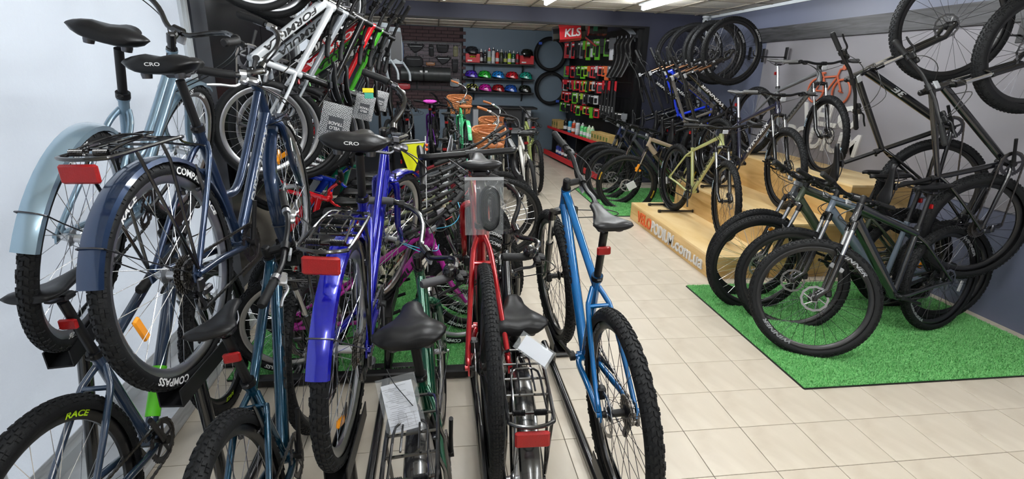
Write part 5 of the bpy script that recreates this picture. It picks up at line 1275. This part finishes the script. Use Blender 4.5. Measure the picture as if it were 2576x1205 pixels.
# shelf under the pegs
r = thing('display_shelf', 'long dark shelf with a red front edge below the peg panel', 'shelf', MX.Translation((2.62, 9.2, 0)))
child_at(r, 'shelf_board', MB().bbox((2.60, 9.3, .585), (.38, 2.9, .03), .004).mesh('shelf_board', SHELF))
child_at(r, 'front_edge', MB().bbox((2.402, 9.3, .59), (.02, 2.9, .05), .004).mesh('front_edge', REDBOX))
for y in (7.95, 9.3, 10.6): child_at(r, 'support', MB().bbox((2.62, y, .285), (.3, .04, .57), .004).mesh('support', BLACKM))
child_at(r, 'lower_board', MB().bbox((2.58, 9.3, .10), (.44, 2.9, .03), .004).mesh('lower_board', SHELF)); child_at(r, 'lower_edge', MB().bbox((2.35, 9.3, .09), (.02, 2.9, .10), .004).mesh('lower_edge', REDBOX))
BS = [(9.95, '#101418', '#303030', .24, 'black'), (9.72, '#2a90b0', '#1c1c1c', .26, 'turquoise'), (9.52, '#c04018', '#c8c8c8', .24, 'orange'), (9.33, '#c8ccd0', '#202020', .27, 'white'), (9.10, '#60c878', '#d0d0d0', .23, 'mint'), (8.95, '#48b860', '#202020', .23, 'green'), (8.80, '#b8d0a0', '#d8e8d0', .22, 'pale lime'), (8.66, '#90b890', '#d8e8d0', .22, 'sage green')]
for y, c, cap, h, nm_ in BS: bottle(2.50, y, .60, h, .045, c, cap, '%s bottle standing on the red-edged display shelf' % nm_, grp='bottles on the display shelf')
KRAFT = mat('kraft_carton', srgb('#a88a52'), .75, noise=(6, .5, srgb('#c0a468')))
for k in range(9):
    y = 10.55-.13*k if k < 3 else 8.50-.115*(k-3); x = 2.52; h = .16 if k < 3 else .15
    r = thing('carton', 'small kraft carton on the red-edged display shelf, %s from the back wall' % ORD[k], 'box', MX.Translation((x, y, .60)), 'kraft cartons on the display shelf')
    obj('carton_body', MB().bbox((0, 0, h/2), (.17, .105, h), .003).mesh('carton_body', KRAFT), r)
    obj('carton_print', MB().box((-.0855, 0, h*.55), (.002, .06, h*.4)).mesh('carton_print', mat('green_print', srgb('#5a6a28'), .6)), r)
for k in range(8):
    y = 10.2-.16*k; c = ('#2a3a90', '#20308a', '#702028', '#184038', '#8a2430', '#30343a', '#902a30', '#2c5a50')[k]
    bottle(2.46, y, .118, .20, .045, c, '#303030', '%s bottle low under the display shelf' % ('cobalt', 'deep blue', 'maroon', 'pine green', 'crimson', 'charcoal', 'brick red', 'bottle green')[k], grp='bottles under the display shelf')
bpy.context.view_layer.update()
for o in list(bpy.data.objects):
    if o.name not in _before and o.parent is None: o.matrix_world = SK @ o.matrix_world
# KLS header and grey bracket in the opening
r = thing('header_sign', 'red and black drum-shaped KLS header above the accessory panel', 'sign', frame_mx((2.10, 8.62, 2.27), (-.12, -1, -.05), (-.12, 0, 1)))
hexp = [(.10, -.085), (.115, 0), (.10, .085), (.0, .12), (-.10, .085), (-.115, 0), (-.10, -.085), (0, -.12)]
def drum(y0, y1, s=1.):
    return MB().loft([[V((p[0]*s, y0, p[1]*s)) for p in hexp], [V((p[0]*s, y1, p[1]*s)) for p in hexp]])
obj('red_drum', drum(-.17, .17, 1.08).mesh('red_drum', paint('#d01828', .35), 20), r)
for a, b in ((-.27, -.171), (.171, .24)): obj('end_drum', drum(a, b, .9).mesh('end_drum', BLACK, 20), r)
obj('lettering', text_flat('KLS', (.128, -.095, -.055), (0, 1, 0), (0, 0, 1), .11, WHITE_PRINT, shear=.15, bold=.03), r)
child_at(r, 'support_arm', MB().tube(smooth_path([(2.28, 8.6, 2.25), (2.42, 8.62, 2.17), (2.55, 8.65, 2.09)], 4), .05, 8, flat=.25).mesh('support_arm', paint('#b01420', .4)))
r = thing('header_sign', 'black drum-shaped header with green badge beside the red one', 'sign', frame_mx((2.52, 8.5, 2.33), (-.1, -1, 0), (0, 0, 1)))
obj('drum_body', drum(-.14, .14, .8).mesh('drum_body', BLACK, 20), r); obj('badge', MB().bbox((.094, -.05, 0), (.004, .07, .07), .001).mesh('badge', mat('badge_green', srgb('#1c6a48'), .5)), r)
obj('red_band', drum(-.16, -.141, .84).mesh('red_band', paint('#d01828', .35), 20), r)
r = thing('curved_bracket', 'grey curved sheet metal bracket at the top of the opening', 'bracket', MX.Translation((2.88, 8.2, 2.2)))
obj('sheet', MB().prism([(-.22, .16), (-.10, .155), (.02, .10), (.13, .0), (.19, -.08), (.19, .05), (.10, .13), (.0, .17)], (0, 0, 0), (1, 0, 0), (0, 0, 1), (0, .02, 0)).mesh('sheet', mat('grey_sheet', srgb('#70747a'), .4), None), r)
obj('bolt', MB().lathe([(0, .01), (.01, .008), (.01, 0)], 10, (.175, 0, -.02), (0, -1, 0)).mesh('bolt', STEEL), r)
# dome camera
r = thing('security_camera', 'small white dome security camera in the ceiling corner', 'camera', MX.Translation((3.98, 7.86, 2.46)))
obj('camera_mount', MB().lathe([(0, .07), (.05, .07), (.05, .045), (.03, .03), (0, .03)], 18, (0, 0, 0), (0, 0, 1)).mesh('camera_mount', WHITEP), r)
obj('camera_ball', MB().lathe([(.045*math.sin(a*math.pi/12), .045*math.cos(a*math.pi/12)) for a in range(13)], 18, (0, 0, 0), (0, 0, 1)).mesh('camera_ball', WHITEP), r)
obj('lens', MB().lathe([(0, .047), (.02, .046), (.022, .036), (.022, .03)], 14, (0, 0, 0), (-.3, -1, -.35)).mesh('lens', BLACK), r)
# child seats
for k, (x, y, z, lb) in enumerate(((-.62, 6.5, 1.72, 'grey child bicycle seat hung beyond the left wall bikes'), (-.50, 6.85, 1.70, 'second grey child bicycle seat behind the first one'))):
    r = thing('child_seat', lb, 'child seat', MX.Translation((x, y, z)) @ MX.Rotation(.5, 4, 'Z'), 'child seats')
    rings = []
    for j in range(8):
        t = j/7; w = .13+.03*math.sin(t*3); yy = .05*math.sin(t*2.2); rings.append([V((w*math.cos(a), yy+.10-.13*math.sin(a) if True else 0, t*.42)) for a in [math.pi*i/10 for i in range(11)]]+[V(((w-.02)*math.cos(a), yy+.115-.11*math.sin(a), t*.42)) for a in [math.pi*i/10 for i in range(10, -1, -1)]])
    obj('seat_shell', MB().loft(rings).mesh('seat_shell', mat('seat_grey', srgb('#63696e'), .45), 60), r)
    obj('seat_pad', MB().bbox((0, .0, .20), (.17, .03, .34), .012).mesh('seat_pad', mat('seat_pad', (.03, .03, .032), .7)), r)
    for s in (-1, 1): obj('footrest', MB().tube(smooth_path([(s*.12, .05, .02), (s*.15, -.06, -.10), (s*.14, -.10, -.20)], 3), .018, 8, flat=.5).mesh('footrest', MATS['seat_grey']), r)
    obj('seat_mount', MB().tube([(0, .09, .1), (0, .17, .1)], .014, 8).mesh('seat_mount', DARKM), r)
    obj('display_post', MB().tube([(0, .17, .2), (0, .17, -z+.012)], .018, 10).lathe([(0, 0), (.14, 0), (.14, .012), (0, .014)], 24, (0, .17, -z+.001), (0, 0, 1)).mesh('display_post', BLACK), r)
# plinth along the left wall
boxobj('trim_12', XL, -1.22, YN, 3.6, 0, .10, MATS['whitewashed_board'])

# low plinth under the bikes at the back
o = obj('back_plinth', MB().bbox((-.40, 8.35, .11), (2.10, 2.7, .22), .01).mesh('back_plinth', BLACKM)); tag(o, 'low dark plinth under the bikes by the back wall', 'plinth')
